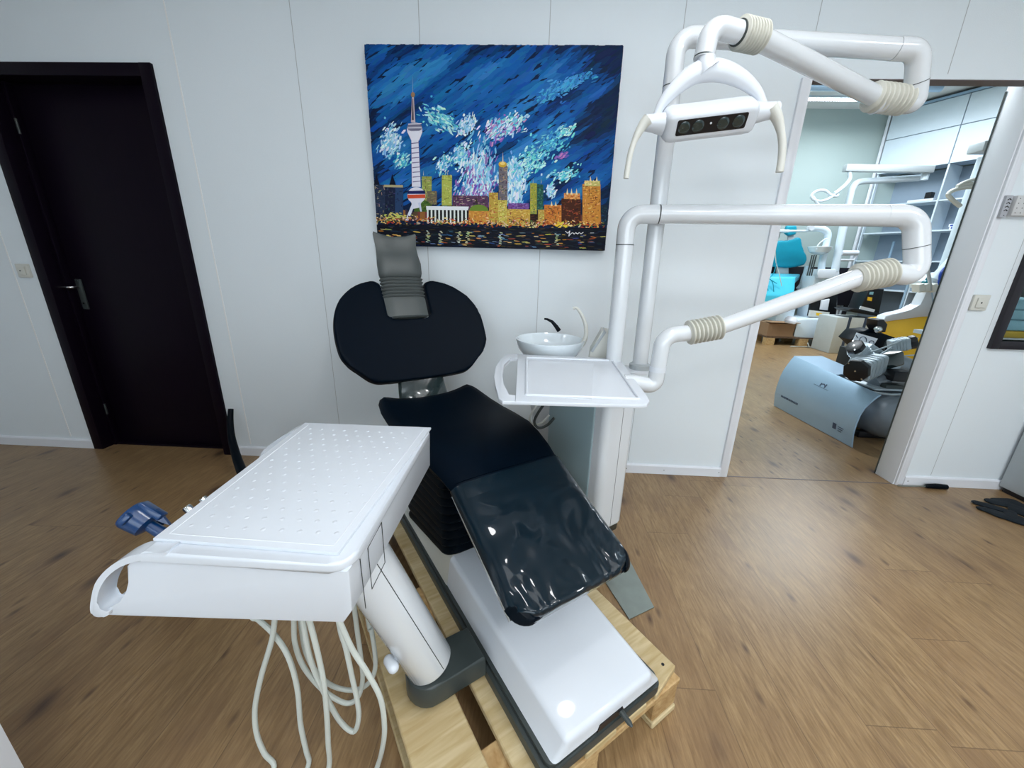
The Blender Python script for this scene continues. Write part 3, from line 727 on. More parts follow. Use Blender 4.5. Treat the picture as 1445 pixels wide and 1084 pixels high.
for v in bm.verts:
    a, b, t = v.co; t += .42 * a * a - .018 * math.exp(-((b - .14) / .14) ** 2) * 0 - .10 * (b - .2) ** 2
    v.co = bk(a, b, t)
c('backrest', bm, 'leather', 80)
# bracket between seat and backrest
bm = B(); pts = []
ring = []
for (u, z, w_) in ((-1.10, .60, .112), (-1.16, .598, .116), (-1.205, .612, .116), (-1.232, .66, .110), (-1.265, .76, .10), (-1.33, .87, .085)):
    d = Vector((.03, 0, .012)) if z > .62 else Vector((0, 0, .03))
    ring.append([Vector((u, -w_, z)), Vector((u, -w_ * .9, z)) + d * .5, Vector((u, w_ * .9, z)) + d * .5, Vector((u, w_, z)), Vector((u, w_ * .9, z)) - d * .6, Vector((u, -w_ * .9, z)) - d * .6])
loft(bm, ring); bk_ = c('back_bracket', bm, 'glossdark', 50)
# headrest
def hring(s, t0, hw, th, lean, bow=0, n=8, pinch=1.0):
    o0 = B0 + bs * s + bn * t0; r = []
    for i in range(n + 1): q_ = -1 + 2 * i / n; r.append(o0 + Vector((0, hw * q_ - .009, 0)) + bn * (th / 2 * (1 - abs(q_) ** 6 * .7) + bow * q_ * q_) + bs * lean * abs(q_) ** 3)
    for i in range(n + 1): q_ = 1 - 2 * i / n; r.append(o0 + Vector((0, hw * q_ - .009, 0)) + bn * (-th / 2 * (1 - abs(q_) ** 6 * .7) + bow * q_ * q_) + bs * lean * abs(q_) ** 3)
    return r
hd = thing_dummy = None
bm = B(); loft(bm, [hring(.288, -.012, .089, .03, 0), hring(.293, -.01, .095, .04, 0), hring(.37, -.008, .096, .04, 0), hring(.386, -.008, .094, .034, 0)]); c('headrest_slide', bm, 'greypad')
bm = B(); rg = []
for i in range(6):
    s0 = .384 + i * .0150
    for ds, g in ((.0, -.003), (.003, .006), (.008, .0095), (.012, .004)): rg.append(hring(s0 + ds, -.006 + i * .003,   .090 + g, .034 + g * 1.6, 0))
loft(bm, rg); c('headrest_bellows', bm, 'greypad', 50)
bm = B()
HS = [(.473, .010, .086, .030, 0, 0), (.477, .010, .094, .044, 0, 0), (.492, .014, .098, .056, 0, .002), (.535, .022, .099, .058, 0, .006), (.575, .020, .094, .048, 0, .01), (.610, .022, .092, .036, .004, .014), (.642, .034, .096, .026, .010, .016), (.656, .040, .098, .018, .012, .016), (.662, .043, .095, .008, .013, .016)]
loft(bm, [hring(*h) for h in HS]); c('headrest_cushion', bm, 'greypad', 60)

# ------------------------------------------------------------------ delivery unit
du = thing('instrument_table', CM @ Vector((-.328, -.345, PT)), 'white swing-out instrument table with curved handles and hanging hoses in the foreground', 'instrument table')
bm = B()
pl = [( -.34, -.186)] 
cu, cvv, rr = -.318, -.334, .060
outl = [(-.262, -.2), (-.262, -.31)] + [(cu + rr * math.cos(math.radians(a)), cvv - rr * math.sin(math.radians(a))) for a in range(15, 180, 15)] + [(-.37, -.30), (-.37, -.2)]
prism(bm, outl, I3, .162, .228, .006, 2); obj('mount_arm', bm, 'darkgrey', du, space=CM)
pb = Vector((-.219, -1.434, .236)); pt = Vector((-.408, -1.462, .70)); pd = (pt - pb).normalized()
bm = B(); tube(bm, [pb - pd * .0, pb + pd * .006, pt], [.054, .058, .063], 40); post = obj('support_post', bm, 'whitelac', du)
bm = B(); x_, y_ = frame(pd)
best = max(range(360), key=lambda a: (math.cos(math.radians(a)) * x_ + math.sin(math.radians(a)) * y_).dot((CAM - pb).normalized() + RT * .35))
rad = (math.cos(math.radians(best)) * x_ + math.sin(math.radians(best)) * y_)
tube(bm, [pb + pd * .01 + rad * .0583, pb + pd * .40 + rad * .0622], .0009, 6); obj('seam', bm, 'darkgrey', post)
kn = at(556, 935, y=-1.50)
bm = B(); k0 = pb + pd * .07; k1 = at(552, 937, y=-1.49); tube(bm, [k0, k1], .010, 14)
kd = (k1 - k0).normalized(); sx_ = kd.cross(Vector((0, 0, 1))).normalized()
capsule(bm, k1 - sx_ * .011, k1 + sx_ * .011, .0135, .0135, 14); obj('lock_knob', bm, 'white', du)

NY, FY = -1.728, -1.252
body = [(-.262, .697), (-.246, .722), (-.243, .797), (-.53, .797), (-.568, .792), (-.579, .780), (-.580, .750), (-.589, .731), (-.605, .710), (-.625, .697), (-.645, .692), (-.645, .682)]
bm = B(); prism(bm, body, xz(), NY + .006, FY - .004, .0035, 2); 
for v in bm.verts: v.co.z -= .021 * max(0, min(1, (v.co.y - NY) / (FY - NY))) * max(0, min(1, (.79 - v.co.z) / .09))
tb = obj('table_body', bm, 'white', du, sharp=30)
# rim plate
bm = B()
rimp = rrect(-.546, NY, -.238, FY, .032, 6, (1, 0, 0, 1)); rimp = [(a - .017 if a < -.54 and b > -1.5 else a, b) for a, b in rimp]; prism(bm, rimp, I3, .794, .811, .005, 3); obj('table_rim', bm, 'white', tb)
# curved handles
def band(po, pi, yk, y0, y1):
    o_ = [(p.x, p.z) for p in smoothpath([at(*q_, y=yk) for q_ in po], 3)] + [(p.x, p.z) for p in reversed(smoothpath([at(*q_, y=yk) for q_ in pi], 3))]
    bm = B(); prism(bm, o_, xz(), y0, y1, .003, 2); return bm
obj('handle', band([(234, 780), (222, 782), (192, 783.4), (171, 790), (149.6, 804), (132.8, 825), (126.5, 852), (127, 866), (132, 872), (142, 873), (153, 869)], [(234, 789), (222, 790), (195, 792.5), (169, 801), (149.6, 816), (139, 834), (135.5, 851), (138, 860), (144, 864), (153, 864)], NY, NY + .0008, NY + .031), 'white', du)
far_o = [at(x, y, y=FY) for x, y in ((431, 596.6), (414.8, 605), (400.6, 614), (385.4, 625.3), (379.3, 634), (375, 643))]
far_o.append(far_o[-1] + Vector((.004, 0, -.03)))
fo_ = smoothpath(far_o, 3); fi_ = smoothpath([p + Vector((.008 + .008 * i / 6, 0, -.014 + .010 * i / 6)) for i, p in enumerate(far_o)], 3)
bm = B(); prism(bm, [(p.x, p.z) for p in fo_] + [(p.x, p.z) for p in reversed(fi_)], xz(), FY - .034, FY, .003, 2); obj('handle', bm, 'white', du)
# lid with dimples
bm = B(); prism(bm, [(-.2375, -1.265), (-.5625, -1.268), (-.5465, -1.703), (-.2615, -1.712)], I3, .8105, .8175, .002, 2)
for i in range(9):
    for j in range(15):
        x = -.515 - .001 * j + i * .029 + (j % 2) * .0145; y = -1.672 + j * .0262
        if x > -.27: continue
        n0 = 8; vs = [[bm.verts.new((x + r_ * math.cos(2 * PI * q_ / n0), y + r_ * math.sin(2 * PI * q_ / n0), z)) for q_ in range(n0)] for r_, z in ((.0042, .8174), (.003, .8180), (.0012, .8183))]
        for a, b in zip(vs, vs[1:]):
            for q_ in range(n0): bm.faces.new((a[q_], a[(q_ + 1) % n0], b[(q_ + 1) % n0], b[q_]))
        bm.faces.new(vs[-1])
lid = obj('dimpled_mat', bm, 'whitematt', tb, sharp=45)
bm = B(); tube(bm, [(-.531, -1.692, .8175), (-.546, -1.28, .8175)], .0007, 6); tube(bm, [(-.531, -1.692, .8175), (-.274, -1.699, .8175)], .0007, 6); tube(bm, [(-.274, -1.699, .8175), (-.252, -1.278, .8175)], .0007, 6)
obj('mat_groove', bm, 'trim', lid)
# service panel on the right side
bm = B(); tube(bm, [(-.2425, -1.66, .70), (-.2422, -1.66, .782), (-.2422, -1.60, .785), (-.2425, -1.60, .70), (-.2425, -1.66, .70)], .0007, 6); tube(bm, [(-.2425, -1.688, .69), (-.2425, -1.688, .792)], .0007, 6); obj('service_panel', bm, 'darkgrey', tb)
# hoses
def hose(pix, ys, r=.0062, start=True):
    pts = []
    for i, (a, b) in enumerate(pix):
        y = ys[0] + (ys[1] - ys[0]) * i / (len(pix) - 1); p = at(300 + a / 3.141, 780 + b / 3.141, y=y); p.z = max(p.z, .0065); pts.append(p)
    if start: e_ = pts[0] + (pts[0] - pts[1]) * .6; pts = [Vector((e_.x, e_.y, .70)), Vector((e_.x, e_.y, .62)), e_] + pts
    return pts
HP = [([(205, 298), (270, 360), (335, 460), (375, 600), (390, 760), (415, 880), (430, 955)], (-1.50, -1.54), 'e'),
      ([(275, 300), (262, 390), (215, 550), (188, 690), (195, 800), (230, 890), (275, 955)], (-1.52, -1.55), 'e'),
      ([(430, 305), (455, 400), (490, 560), (505, 700), (512, 840), (515, 955)], (-1.56, -1.56), 'e'),
      ([(360, 305), (365, 400), (400, 500), (470, 590), (540, 645), (600, 668), (645, 640), (665, 560), (655, 450), (635, 300)], (-1.49, -1.44), 'l'),
      ([(390, 305), (410, 430), (460, 530), (530, 590), (620, 610), (690, 580), (722, 500), (705, 350), (690, 300)], (-1.46, -1.40), 'l'),
      ([(400, 305), (430, 460), (480, 590), (560, 740), (625, 793), (648, 730), (640, 650), (620, 560), (590, 420), (560, 310)], (-1.53, -1.50), 'l'),
      ([(565, 310), (620, 430), (690, 540), (745, 650), (762, 780), (750, 880), (728, 955)], (-1.545, -1.55), 'e')]
for pix, ys, kd_ in HP:
    pts = hose(pix, ys)
    if kd_ == 'l': pts.append(Vector((pts[-1].x, pts[-1].y, .675)))
    else: d_ = pts[-1] - pts[-2]; pts.append(pts[-1] + Vector((d_.x * .7, -.05, 0))); pts[-1].z = .0065; pts.append(pts[-1] + Vector((d_.x * .5 + .02, -.06, 0)))
    bm = B(); tube(bm, smoothpath(pts, 6), .0060, 10); obj('hose', bm, 'hose', du)

# instruments in the table front
for i, (p, q, y, lab) in enumerate((((262, 715), (292, 742), -1.52, 'chrome handpiece tip sticking out left of the instrument table, nearer the blue holder'), ((285, 703), (308, 722), -1.45, 'chrome handpiece tip sticking out left of the instrument table, farther from the blue holder'))):
    a = at(*p, y=y); b = at(*q, y=y); b2 = b + (b - a) * .8
    t = thing('handpiece', b2, lab, 'handpiece', group=None)
    bm = B(); tube(bm, [a, a + (b - a) * .04, a + (b - a) * .5], [.0068, .0082, .0082], 16); obj('metal_tip', bm, 'chrome', t)
    bm = B(); tube(bm, [a + (b - a) * .52, b2], [.0075, .0085], 16); obj('handle', bm, 'white', t)
t = thing('tool_holder', at(235, 752, y=-1.56), 'navy blue plastic clip head on a short stem left of the instrument table', 'holder')
P0 = at(228, 752, y=-1.56); P1 = at(205, 738, y=-1.56); dh = (P1 - P0).normalized(); P2 = at(250, 768, y=-1.56)
bm = B(); tube(bm, [P2, P0, P1], [.016, .011, .010], 14); obj('stem', bm, 'blue', t)
up_ = Vector((.15, .45, .88)).normalized(); sd = dh.cross(up_).normalized(); up_ = sd.cross(dh)
MH = Matrix((( *[0],) * 1,)) if False else None
hm = Matrix.Identity(4)
cc = at(196, 733, y=-1.56)
for i in range(3): hm[i][0] = dh[i]; hm[i][1] = sd[i]; hm[i][2] = up_[i]; hm[i][3] = cc[i]
bm = B(); lathe(bm, [(-.022, .016), (-.018, .024), (.004, .026), (.014, .027), (.02, .025), (.02, .019), (.004, .018)], ((0, 0, 0), (1, 0, 0)), 20); obj('clip_head', bm, 'blue', t, space=hm)
bm = B(); box(bm, (-.03, -.012, .018), (.016, .012, .031), .003); box(bm, (-.034, .018, -.008), (.01, .030, .008), .003); box(bm, (.004, -.033, -.01), (.016, -.02, .012), .003); prism(bm, [(-.01, 0), (-.05, .008), (-.012, .02)], lambda a, b, tt: Vector((a, tt, b + .012)), -.004, .004)
obj('clip_tab', bm, 'blue', t, space=hm)

# ------------------------------------------------------------------ spittoon unit
su = thing('spittoon_unit', CM @ Vector((-.67, .55, PT)), 'white cuspidor cabinet with round basin behind the small tray', 'spittoon unit')
CMs = CM
def s(name, bm, mt, sharp=35, parent=su, **k): return obj(name, bm, mt, parent, space=CMs, sharp=sharp, **k)
U0, U1, V0, V1 = -.86, -.515, .44, .60
bm = B(); prism(bm, rrect(U0 + .01, V0 + .012, U1 - .01, V1 - .006, .02), I3, PT, .185, .003); s('unit_plinth', bm, 'glossdark')
bm = B(); prism(bm, rrect(U0, V0, U1, V1, .03, 8), I3, .1855, .795, .006, 2); s('cabinet_body', bm, 'whitelac')
bm = B(); prism(bm, rrect(U0 + .012, V0 - .006, -.575, V0 + .05, .0055, 3), I3, .2, .76, .002); s('side_panel', bm, 'tealglass', label='grey-green side panel')
bm = B(); tube(bm, [(U1 - .0004, .525, .19), (U1 - .0004, .525, .79)], .0012, 6); s('panel_seam', bm, 'darkgrey')
bm = B(); prism(bm, rrect(-.90, V0 - .015, U1 + .005, V1 + .03, .03, 6), I3, .7955, .815, .005, 2)
p2w = CM.inverted() @ Vector((.465, -.585, .8)); prism(bm, [(U1 - .10, V1), (p2w.x + .043, p2w.y + .0), (p2w.x + .028, p2w.y + .034), (p2w.x - .028, p2w.y + .034), (-.78, V1)], I3, .7965, .814, .004, 2)
s('worktop', bm, 'white')
# slanted wing at the rear side of the unit with hose loop
bm = B(); prism(bm, [(-.86, .77), (-.90, .77), (-1.02, .60), (-1.02, .56), (-.86, .30)], lambda a, b, t: Vector((a, t, b)), .455, .56, .006, 2); s('side_wing', bm, 'whitelac')
lp = [at(x, y, y=-.62) for x, y in ((768, 570), (758, 585), (754, 596), (760, 604), (772, 600), (782, 590))]
bm = B(); tube(bm, smoothpath(lp, 5), .006, 10); obj('suction_hose', bm, 'darkgrey', su)
lp2 = [p + Vector((-.02, .03, 0)) for p in lp]
bm = B(); tube(bm, smoothpath(lp2, 5), .0045, 10); obj('suction_hose', bm, 'cream', su)
# basin
bc = Vector((.098, -.445, .900))
bm = B(); prof = [(-.105, .05), (-.10, .075), (-.075, .118), (-.04, .142), (-.008, .152), (0, .152), (.001, .147), (-.006, .142), (-.035, .13), (-.062, .10), (-.078, .05), (-.08, .0)]
lathe(bm, prof, (bc, (0, 0, 1)), 48, cap=False); bs_ = obj('basin', bm, 'ceramic', su, sharp=60)
bm = B(); lathe(bm, [(-.14, .04), (-.10, .055), (-.098, .03)], (bc + Vector((.01, 0, 0)), (0, 0, 1)), 24)
arm0 = CM @ Vector((-.85, .50, .80)); tube(bm, arcfillet([bc + Vector((.01, 0, -.13)), bc + Vector((.06, -.0, -.14)), (.24, -.50, .80 - .02), ], .03), .03, 14, flat=1)
obj('basin_stand', bm, 'glossdark', su)
bm = B(); tube(bm, [at(789, 467, y=-.40), at(785, 461, y=-.40), at(779, 454, y=-.40), at(772, 450.5, y=-.40), at(768, 450, y=-.40)], [.010, .009, .007, .005, .004], 12); obj('rinse_spout', bm, 'rubber', su, label='black curved spout')
wf = [at(x, y, y=-.46) for x, y in ((817, 491), (823, 484), (827, 472), (826, 458), (821, 445), (815, 436), (811, 434))]
bm = B(); tube(bm, smoothpath(wf, 4), [.012 - .007 * i / 24 for i in range(25)], 14); tube(bm, [wf[-1], wf[-1] + Vector((-.006, 0, -.006))], .0065, 10); obj('cup_filler', bm, 'cream', su, label='white curved cup filler')
dvm = Matrix.Translation((.305, -.53, .815)) @ Matrix.Rotation(math.radians(-8), 4, 'Z')
bm = B(); prism(bm, [(-.045, 0), (.05, 0), (.06, .14), (.0, .15), (-.04, .06)], xz(), -.05, .05, .006, 2); bm.transform(dvm); obj('holder_block', bm, 'cream', su)
bm = B(); box(bm, (-.058, -.052, .0), (-.046, .052, .10), .003, mat4=Matrix.Translation((.012, 0, .035)) @ Matrix.Rotation(math.radians(28), 4, 'Y')); bm.transform(dvm); obj('holder_flap', bm, 'steelframe', su)
bm = B(); box(bm, (-.11, -.04, .0), (-.05, .04, .012), .004); bm.transform(dvm); obj('drip_tray', bm, 'white', su)

# ------------------------------------------------------------------ arm with small tray
ta = thing('tray_arm', (.345, -.65, .815), 'white jointed pipe arm carrying the small white handled tray, lower of the two arms', 'tray arm')
r1 = .0315
bm = B(); tube(bm, [(.342, -.65, .815), (.338, -.65, 1.29)], r1, 32); pole = obj('pole', bm, 'whitelac', ta)
bm = B(); tube(bm, arcfillet([(.338, -.65, 1.2915), (.337, -.65, 1.393), (.44, -.664, 1.394)], .075, 12), r1, 32); obj('elbow', bm, 'whitelac', ta)
bm = B(); tube(bm, [(.4415, -.664, 1.394), (1.13, -.7476, 1.394)], [r1 * .985, .0335], 32); obj('horizontal_arm', bm, 'whitelac', ta)
RT1 = at(1299, 303, y=-.76); RT2 = at(1302, 372, y=-.775)
EB = at(1300, 383, y=-.78); BR = at(1252, 385, y=-.785); BL = at(1207, 393, y=-.79)
TA = Vector((RT1.x - .014, -.762, 1.392)); TC = at(1294, 390, y=-.778); TJ = TA.lerp(TC, .50); TD = (TC - TA).normalized()
bm = B(); tube(bm, arcfillet([(1.1315, -.7478, 1.394), TA, TJ], .088, 14), .0335, 32); obj('elbow', bm, 'whitelac', ta)
bm = B(); tube(bm, arcfillet([TJ + TD * .001, TC, BR, BR + (BL - BR) * .15], .085, 14), .0330, 32); obj('elbow', bm, 'whitelac', ta)
bm = B(); bellows(bm, BR + (BR - BL) * .1, BL + (BL - BR) * .0, .0465, .036, 8, 32); obj('bellows', bm, 'bellow', ta)
SL = at(1014, 462, y=-.86)
bm = B(); tube(bm, [BL + (BR - BL) * .3, BL, SL], [.030, .0295, .0255], 32); sa = obj('spring_arm', bm, 'whitelac', ta)
kp = at(1118, 447, y=-.83); bm = B(); lathe(bm, [(0, .012), (.006, .017), (.016, .018), (.022, .014)], (kp, (-.2, -.1, -.9)), 20); obj('arm_knob', bm, 'white', ta)
SB = at(970, 470, y=-.87)
bm = B(); bellows(bm, SL + (SL - SB) * .05, SB, .0405, .030, 8, 32); obj('bellows', bm, 'bellow', ta)
E1 = at(936, 474, y=-.88); E2 = at(924, 545, y=-.885); E3 = at(893, 540, y=-.89)
bm = B(); tube(bm, arcfillet([SB + (SL - SB) * .2, SB, E1, E1 + (E2 - E1) * .62], .05, 12), .0265, 32); obj('elbow', bm, 'whitelac', ta)
bm = B(); tube(bm, [E1 + (E2 - E1) * .6, E1 + (E2 - E1) * .7], .0275, 32); obj('collar', bm, 'white', ta)
bm = B(); tube(bm, arcfillet([E1 + (E2 - E1) * .69, E2, E3, E3 + Vector((-.03, 0, 0))], .04, 12), .0262, 32); obj('elbow', bm, 'whitelac', ta)
for a_, b_, r_ in (((.338, -.65, 1.2895), (.338, -.65, 1.2925), r1 + .0006), ((.441, -.664, 1.394), (.443, -.6642, 1.394), r1 + .0004), (TJ - TD * .0008, TJ + TD * .0012, .0339)):
    bm = B(); tube(bm, [a_, b_], r_, 32); obj('joint_ring', bm, 'darkgrey', ta)
TZ = .862
def tp(x, y, z=TZ): p = at(680 + x / 5.16, 420 + y / 5.16, z=z); return (p.x, p.y)
outer = [tp(*q_) for q_ in ((150, 752), (122, 735), (98, 640), (90, 575), (104, 500), (140, 440), (185, 409), (240, 410), (940, 440), (985, 448), (1030, 480), (1200, 715), (1224, 752), (1205, 775), (1160, 780))]
hole = [tp(*q_) for q_ in ((190, 708), (158, 630), (149, 560), (162, 490), (205, 440), (262, 446), (243, 708))]
bm = B()
# slab right of the hand hole, and the loop round the hole
slab = [hole[5], (hole[5][0], outer[8][1] + .004)] + outer[8:] + [(hole[6][0], outer[0][1] - .004), hole[6]]
slab = [tp(262, 412)] + outer[8:15] + [tp(243, 754)]
prism(bm, slab, I3, TZ - .012, TZ, .003, 2)
loop = [tp(262, 412)] + [outer[7], outer[6], outer[5], outer[4], outer[3], outer[2], outer[1], outer[0]] + [tp(243, 754), hole[6], hole[0], hole[1], hole[2], hole[3], hole[4], hole[5]]
prism(bm, loop, I3, TZ - .012, TZ, .003, 2)
tray = obj('tray', bm, 'whitematt', ta, sharp=30)
ri = [tp(*q_) for q_ in ((325, 440), (950, 462), (1145, 742), (325, 712))]
bm = B()
for a, b in zip(ri, ri[1:] + ri[:1]): tube(bm, [(*a, TZ + .001), (*b, TZ + .001)], .0045, 10)
obj('tray_rim', bm, 'whitematt', tray)
bm = B(); prism(bm, [tp(332, 462), tp(815, 478), tp(800, 745), tp(332, 708)], I3, TZ - .001, TZ + .0012); obj('tray_mat', bm, 'white', tray)
bm = B(); prism(bm, rrect(E3.x - .06, E3.y - .035, E3.x + .01, E3.y + .035, .01, 4), I3, TZ - .035, TZ - .0125, .003); obj('tray_bracket', bm, 'white', ta)

# ------------------------------------------------------------------ operating light
ol = thing('operating_light', (.465, -.585, .815), 'white operating light with four lenses, on the taller of the two pipe arms', 'dental light')
r2 = .0300
bm = B(); lathe(bm, [(0, .042), (.018, .042), (.022, .036), (.024, r2)], ((.465, -.585, .8145), (0, 0, 1)), 32); obj('base_collar', bm, 'steelframe', ol)
bm = B(); tube(bm, [(.465, -.585, .838), (.455, -.582, 1.80)], r2, 32); obj('pole', bm, 'whitelac', ol)
LT = at(957, 51, y=-.58)
bm = B(); tube(bm, arcfillet([(.455, -.582, 1.8015), (.4535, -.581, 1.94), (.56, -.578, 1.94)], .075, 12), r2, 32); obj('elbow', bm, 'whitelac', ol)
R1 = at(1297, 72, y=-.55); R2 = at(1297, 128, y=-.52)
bm = B(); tube(bm, [(.5615, -.578, 1.94), (R1.x - .085, -.553, 1.923)], [r2 * .985, .0315], 32); obj('horizontal_arm', bm, 'whitelac', ol)
b1 = at(1272, 141, y=-.515); b2 = at(1234, 146, y=-.53)
KC = at(1290, 150, y=-.515); KA = Vector((R1.x, -.55, 1.921)); KJ = KA.lerp(KC, .56); KD = (KC - KA).normalized()
bm = B(); tube(bm, arcfillet([(R1.x - .0835, -.553, 1.923), KA, KJ], .06, 12), .0325, 32); obj('elbow', bm, 'whitelac', ol)
bm = B(); tube(bm, arcfillet([KJ + KD * .001, KC, b1, b2], .055, 12), .032, 32); obj('elbow', bm, 'whitelac', ol)
n1 = at(1086, 58, y=-.75); n2 = at(1042, 46, y=-.79)
s0 = at(1225, 128, y=-.53)
bm = B(); bellows(bm, at(1278, 142, y=-.515), at(1228, 136, y=-.535), .0455, .035, 8, 32); obj('bellows', bm, 'bellow', ol)
bm = B(); tube(bm, [at(1240, 139, y=-.53), at(1064, 50, y=-.765)], [.0290, .0285], 32); obj('spring_arm', bm, 'whitelac', ol)
bm = B(); bellows(bm, at(1074, 53, y=-.76), n2, .0405, .030, 8, 32); obj('bellows', bm, 'bellow', ol)
e1 = at(1003, 35, y=-.805); e2 = at(993, 84, y=-.81)
bm = B(); tube(bm, arcfillet([n2 + (n1 - n2) * .3, n2, e1, e2], .055, 12), .0275, 32); obj('elbow', bm, 'whitelac', ol)
for a_, b_, r_ in (((.455, -.582, 1.7995), (.455, -.582, 1.8025), r2 + .0005), (e1 + (e2 - e1) * .93, e1 + (e2 - e1) * .97, .028), (n2 + (n1 - n2) * -.02, n2 + (n1 - n2) * .03, .031), (KJ - KD * .0008, KJ + KD * .0014, .0329)):
    bm = B(); tube(bm, [a_, b_], r_, 32); obj('joint_ring', bm, 'darkgrey', ol)
# head
yh = -.815
hL = at(925, 177, y=yh); hR = at(1085, 150, y=yh); hx_ = (hR - hL).normalized()
top = at(996, 86, y=yh)
bow = [at(x, y, y=yh) for x, y in ((924, 168), (936, 144), (958, 120), (980, 104), (1000, 99), (1022, 101), (1047, 112), (1068, 130), (1080, 152))]
bm = B(); sb = smoothpath(bow, 4); nb = len(sb)
tube(bm, sb, [.0100 + .0190 * math.sin(PI * i / (nb - 1)) ** 1.3 for i in range(nb)], 20, flat=.75, ref=Vector((0, 0, 1)))
tube(bm, [top + Vector((0, 0, .01)), top + Vector((0, 0, -.012)), at(998, 100, y=yh)], [.023, .027, .034], 24); obj('bow', bm, 'white', ol)
hc = at(998, 168, y=yh); fz = Vector((-.06, -.80, -.60)).normalized()    # the lenses look down at the chair
ax = (at(1060, 160.5, y=yh) - at(936, 175.5, y=yh)).normalized(); fz = (fz - ax * fz.dot(ax)).normalized(); ay = fz.cross(ax)
Hm = Matrix.Identity(4)
for i in range(3): Hm[i][0] = ax[i]; Hm[i][1] = ay[i]; Hm[i][2] = fz[i]; Hm[i][3] = hc[i]
bm = B(); hwid = (at(1063, 158, y=yh) - at(935, 178, y=yh)).length / 2
rg = []
for x, k_ in ((-1, .55), (-.97, .8), (-.9, .95), (-.8, 1), (.8, 1), (.93, .97), (.98, .88), (1, .8)):
    rg.append([Vector((x * hwid, a * k_, b * k_)) for a, b in rrect(-.044, -.043, .038, .038, .020, 5)])
loft(bm, rg); hd_ = obj('lamp_head', bm, 'white', ol, space=Hm, sharp=40)
bm = B(); prism(bm, rrect(-.098, -.0205, .098, .0205, .005, 3), I3, .0375, .0392); gl = obj('front_window', bm, 'black', ol, space=Hm)
for x in (-.077, -.038, .032, .075):
    bm = B(); lathe(bm, [(0, .0165), (.0012, .0165), (.0035, .012), (.0045, .002)], ((x, 0, .039), (0, 0, 1)), 24); obj('lens', bm, 'lens', gl, space=Hm)
bm = B(); lathe(bm, [(0, .003), (.001, .003)], ((-.003, .004, .0392), (0, 0, 1)), 10); obj('sensor', bm, 'white', gl, space=Hm)
for sgn, px0, px1 in ((-1, (936, 175), (909, 173)), (1, (1060, 160), (1097, 155))):
    a = at(*px0, y=yh); b = at(*px1, y=yh); bm = B(); tube(bm, [a, a + (b - a) * .5, b], [.030, .024, .021], 24); obj('pivot', bm, 'white', ol)
hl = [at(x, y, y=yh - .01) for x, y in ((914, 170), (907, 177), (897, 195), (890, 215), (886, 235), (883.5, 252))]
bm = B(); tube(bm, smoothpath(hl, 4), [.019 - .0105 * min(1, i / 9) for i in range(21)], 16); obj('grip', bm, 'cream', ol)
hl = [at(x, y, y=yh - .01) for x, y in ((1088, 152), (1096, 165), (1101, 182), (1104, 203), (1103, 224), (1100, 243))]
bm = B(); tube(bm, smoothpath(hl, 4), [.019 - .0085 * min(1, i / 9) for i in range(21)], 16); obj('grip', bm, 'cream', ol)

# ------------------------------------------------------------------ loose things in the front room
gp = [at(888, 790, z=.004), at(923, 857, z=.004), at(888, 874, z=.004), at(848, 812, z=.004)]
bm = B(); prism(bm, [(p.x, p.y) for p in gp], I3, .001, .005); obj('metal_plate', bm, 'steel', smooth=False, label='thin grey metal plate lying on the floor beside the pallet', cat='plate')
ag = [(-1.775, -.055, .335), (-1.765, -.09, .27), (-1.735, -.14, .20), (-1.69, -.19, .135), (-1.62, -.26, .075), (-1.53, -.34, .040), (-1.40, -.42, .03), (-1.2, -.5, .028)]
bm = B(); sp_ = smoothpath(ag, 5); tube(bm, sp_, [.014 + .012 * min(1, i / 22) for i in range(len(sp_))], 16)
hz_ = obj('black_hose', bm, 'rubber', label='curved black hose leaning on the wall beside the dark door', cat='hose')
t = thing('screwdriver', (2.36, -.03, 0), 'screwdriver with dark handle lying against the right baseboard', 'screwdriver')
bm = B(); tube(bm, [(2.385, -.036, .013), (2.394, -.036, .015), (2.45, -.036, .017), (2.505, -.036, .015), (2.51, -.036, .014)], [.009, .013, .016, .0145, .008], 14); obj('grip', bm, 'rubber', t)
bm = B(); tube(bm, [(2.235, -.030, .005), (2.27, -.031, .0062), (2.386, -.036, .013)], [.0035, .004, .004], 10); obj('shaft', bm, 'steel', t)
# glove
bm = B(); g0 = lambda x, y: at(x, y, z=.012)
def fing(pts, r0, r1): 
    for a, b in zip(pts, pts[1:]): capsule(bm, g0(*a), g0(*b), r0 * 2.5, r1 * 2.3, 12)
box(bm, (0, 0, 0), (.001, .001, .001))
fing([(1380, 709), (1400, 714), (1425, 722)], .010, .012); fing([(1386, 717), (1405, 722), (1432, 732)], .009, .012); fing([(1400, 707), (1420, 711), (1448, 721)], .012, .014); fing([(1408, 706), (1430, 708), (1455, 719)], .011, .016)
fing([(1392, 719), (1412, 727), (1440, 736)], .009, .012)
capsule(bm, g0(1428, 727), g0(1470, 745), .032, .036, 12); capsule(bm, g0(1436, 720), g0(1480, 738), .034, .036, 12)
bmesh.ops.delete(bm, geom=[v for v in bm.verts if v.co.length < .1], context='VERTS')
bm = remesh(bm, .004, 2)
for v in bm.verts: v.co.z = .001 + max(0, (v.co.z + .01)) * .32
obj('work_glove', bm, 'glove', label='dark knitted work glove flat on the floor at the right edge', cat='glove')
# grey cabinet in the right corner
t = thing('metal_cabinet', (3.1, -.25, 0), 'pale grey metal cabinet against the wall at the lower right edge', 'cabinet')
bm = B(); box(bm, (2.815, -.55, .03), (3.45, -.018, .80), .004); obj('cabinet_body', bm, 'steelframe', t)
bm = B(); box(bm, (2.818, -.548, .80), (3.447, -.02, .815), .003); obj('top_panel', bm, 'white', t)
bm = B(); box(bm, (2.83, -.53, 0), (3.43, -.03, .03)); obj('plinth', bm, 'black', t)
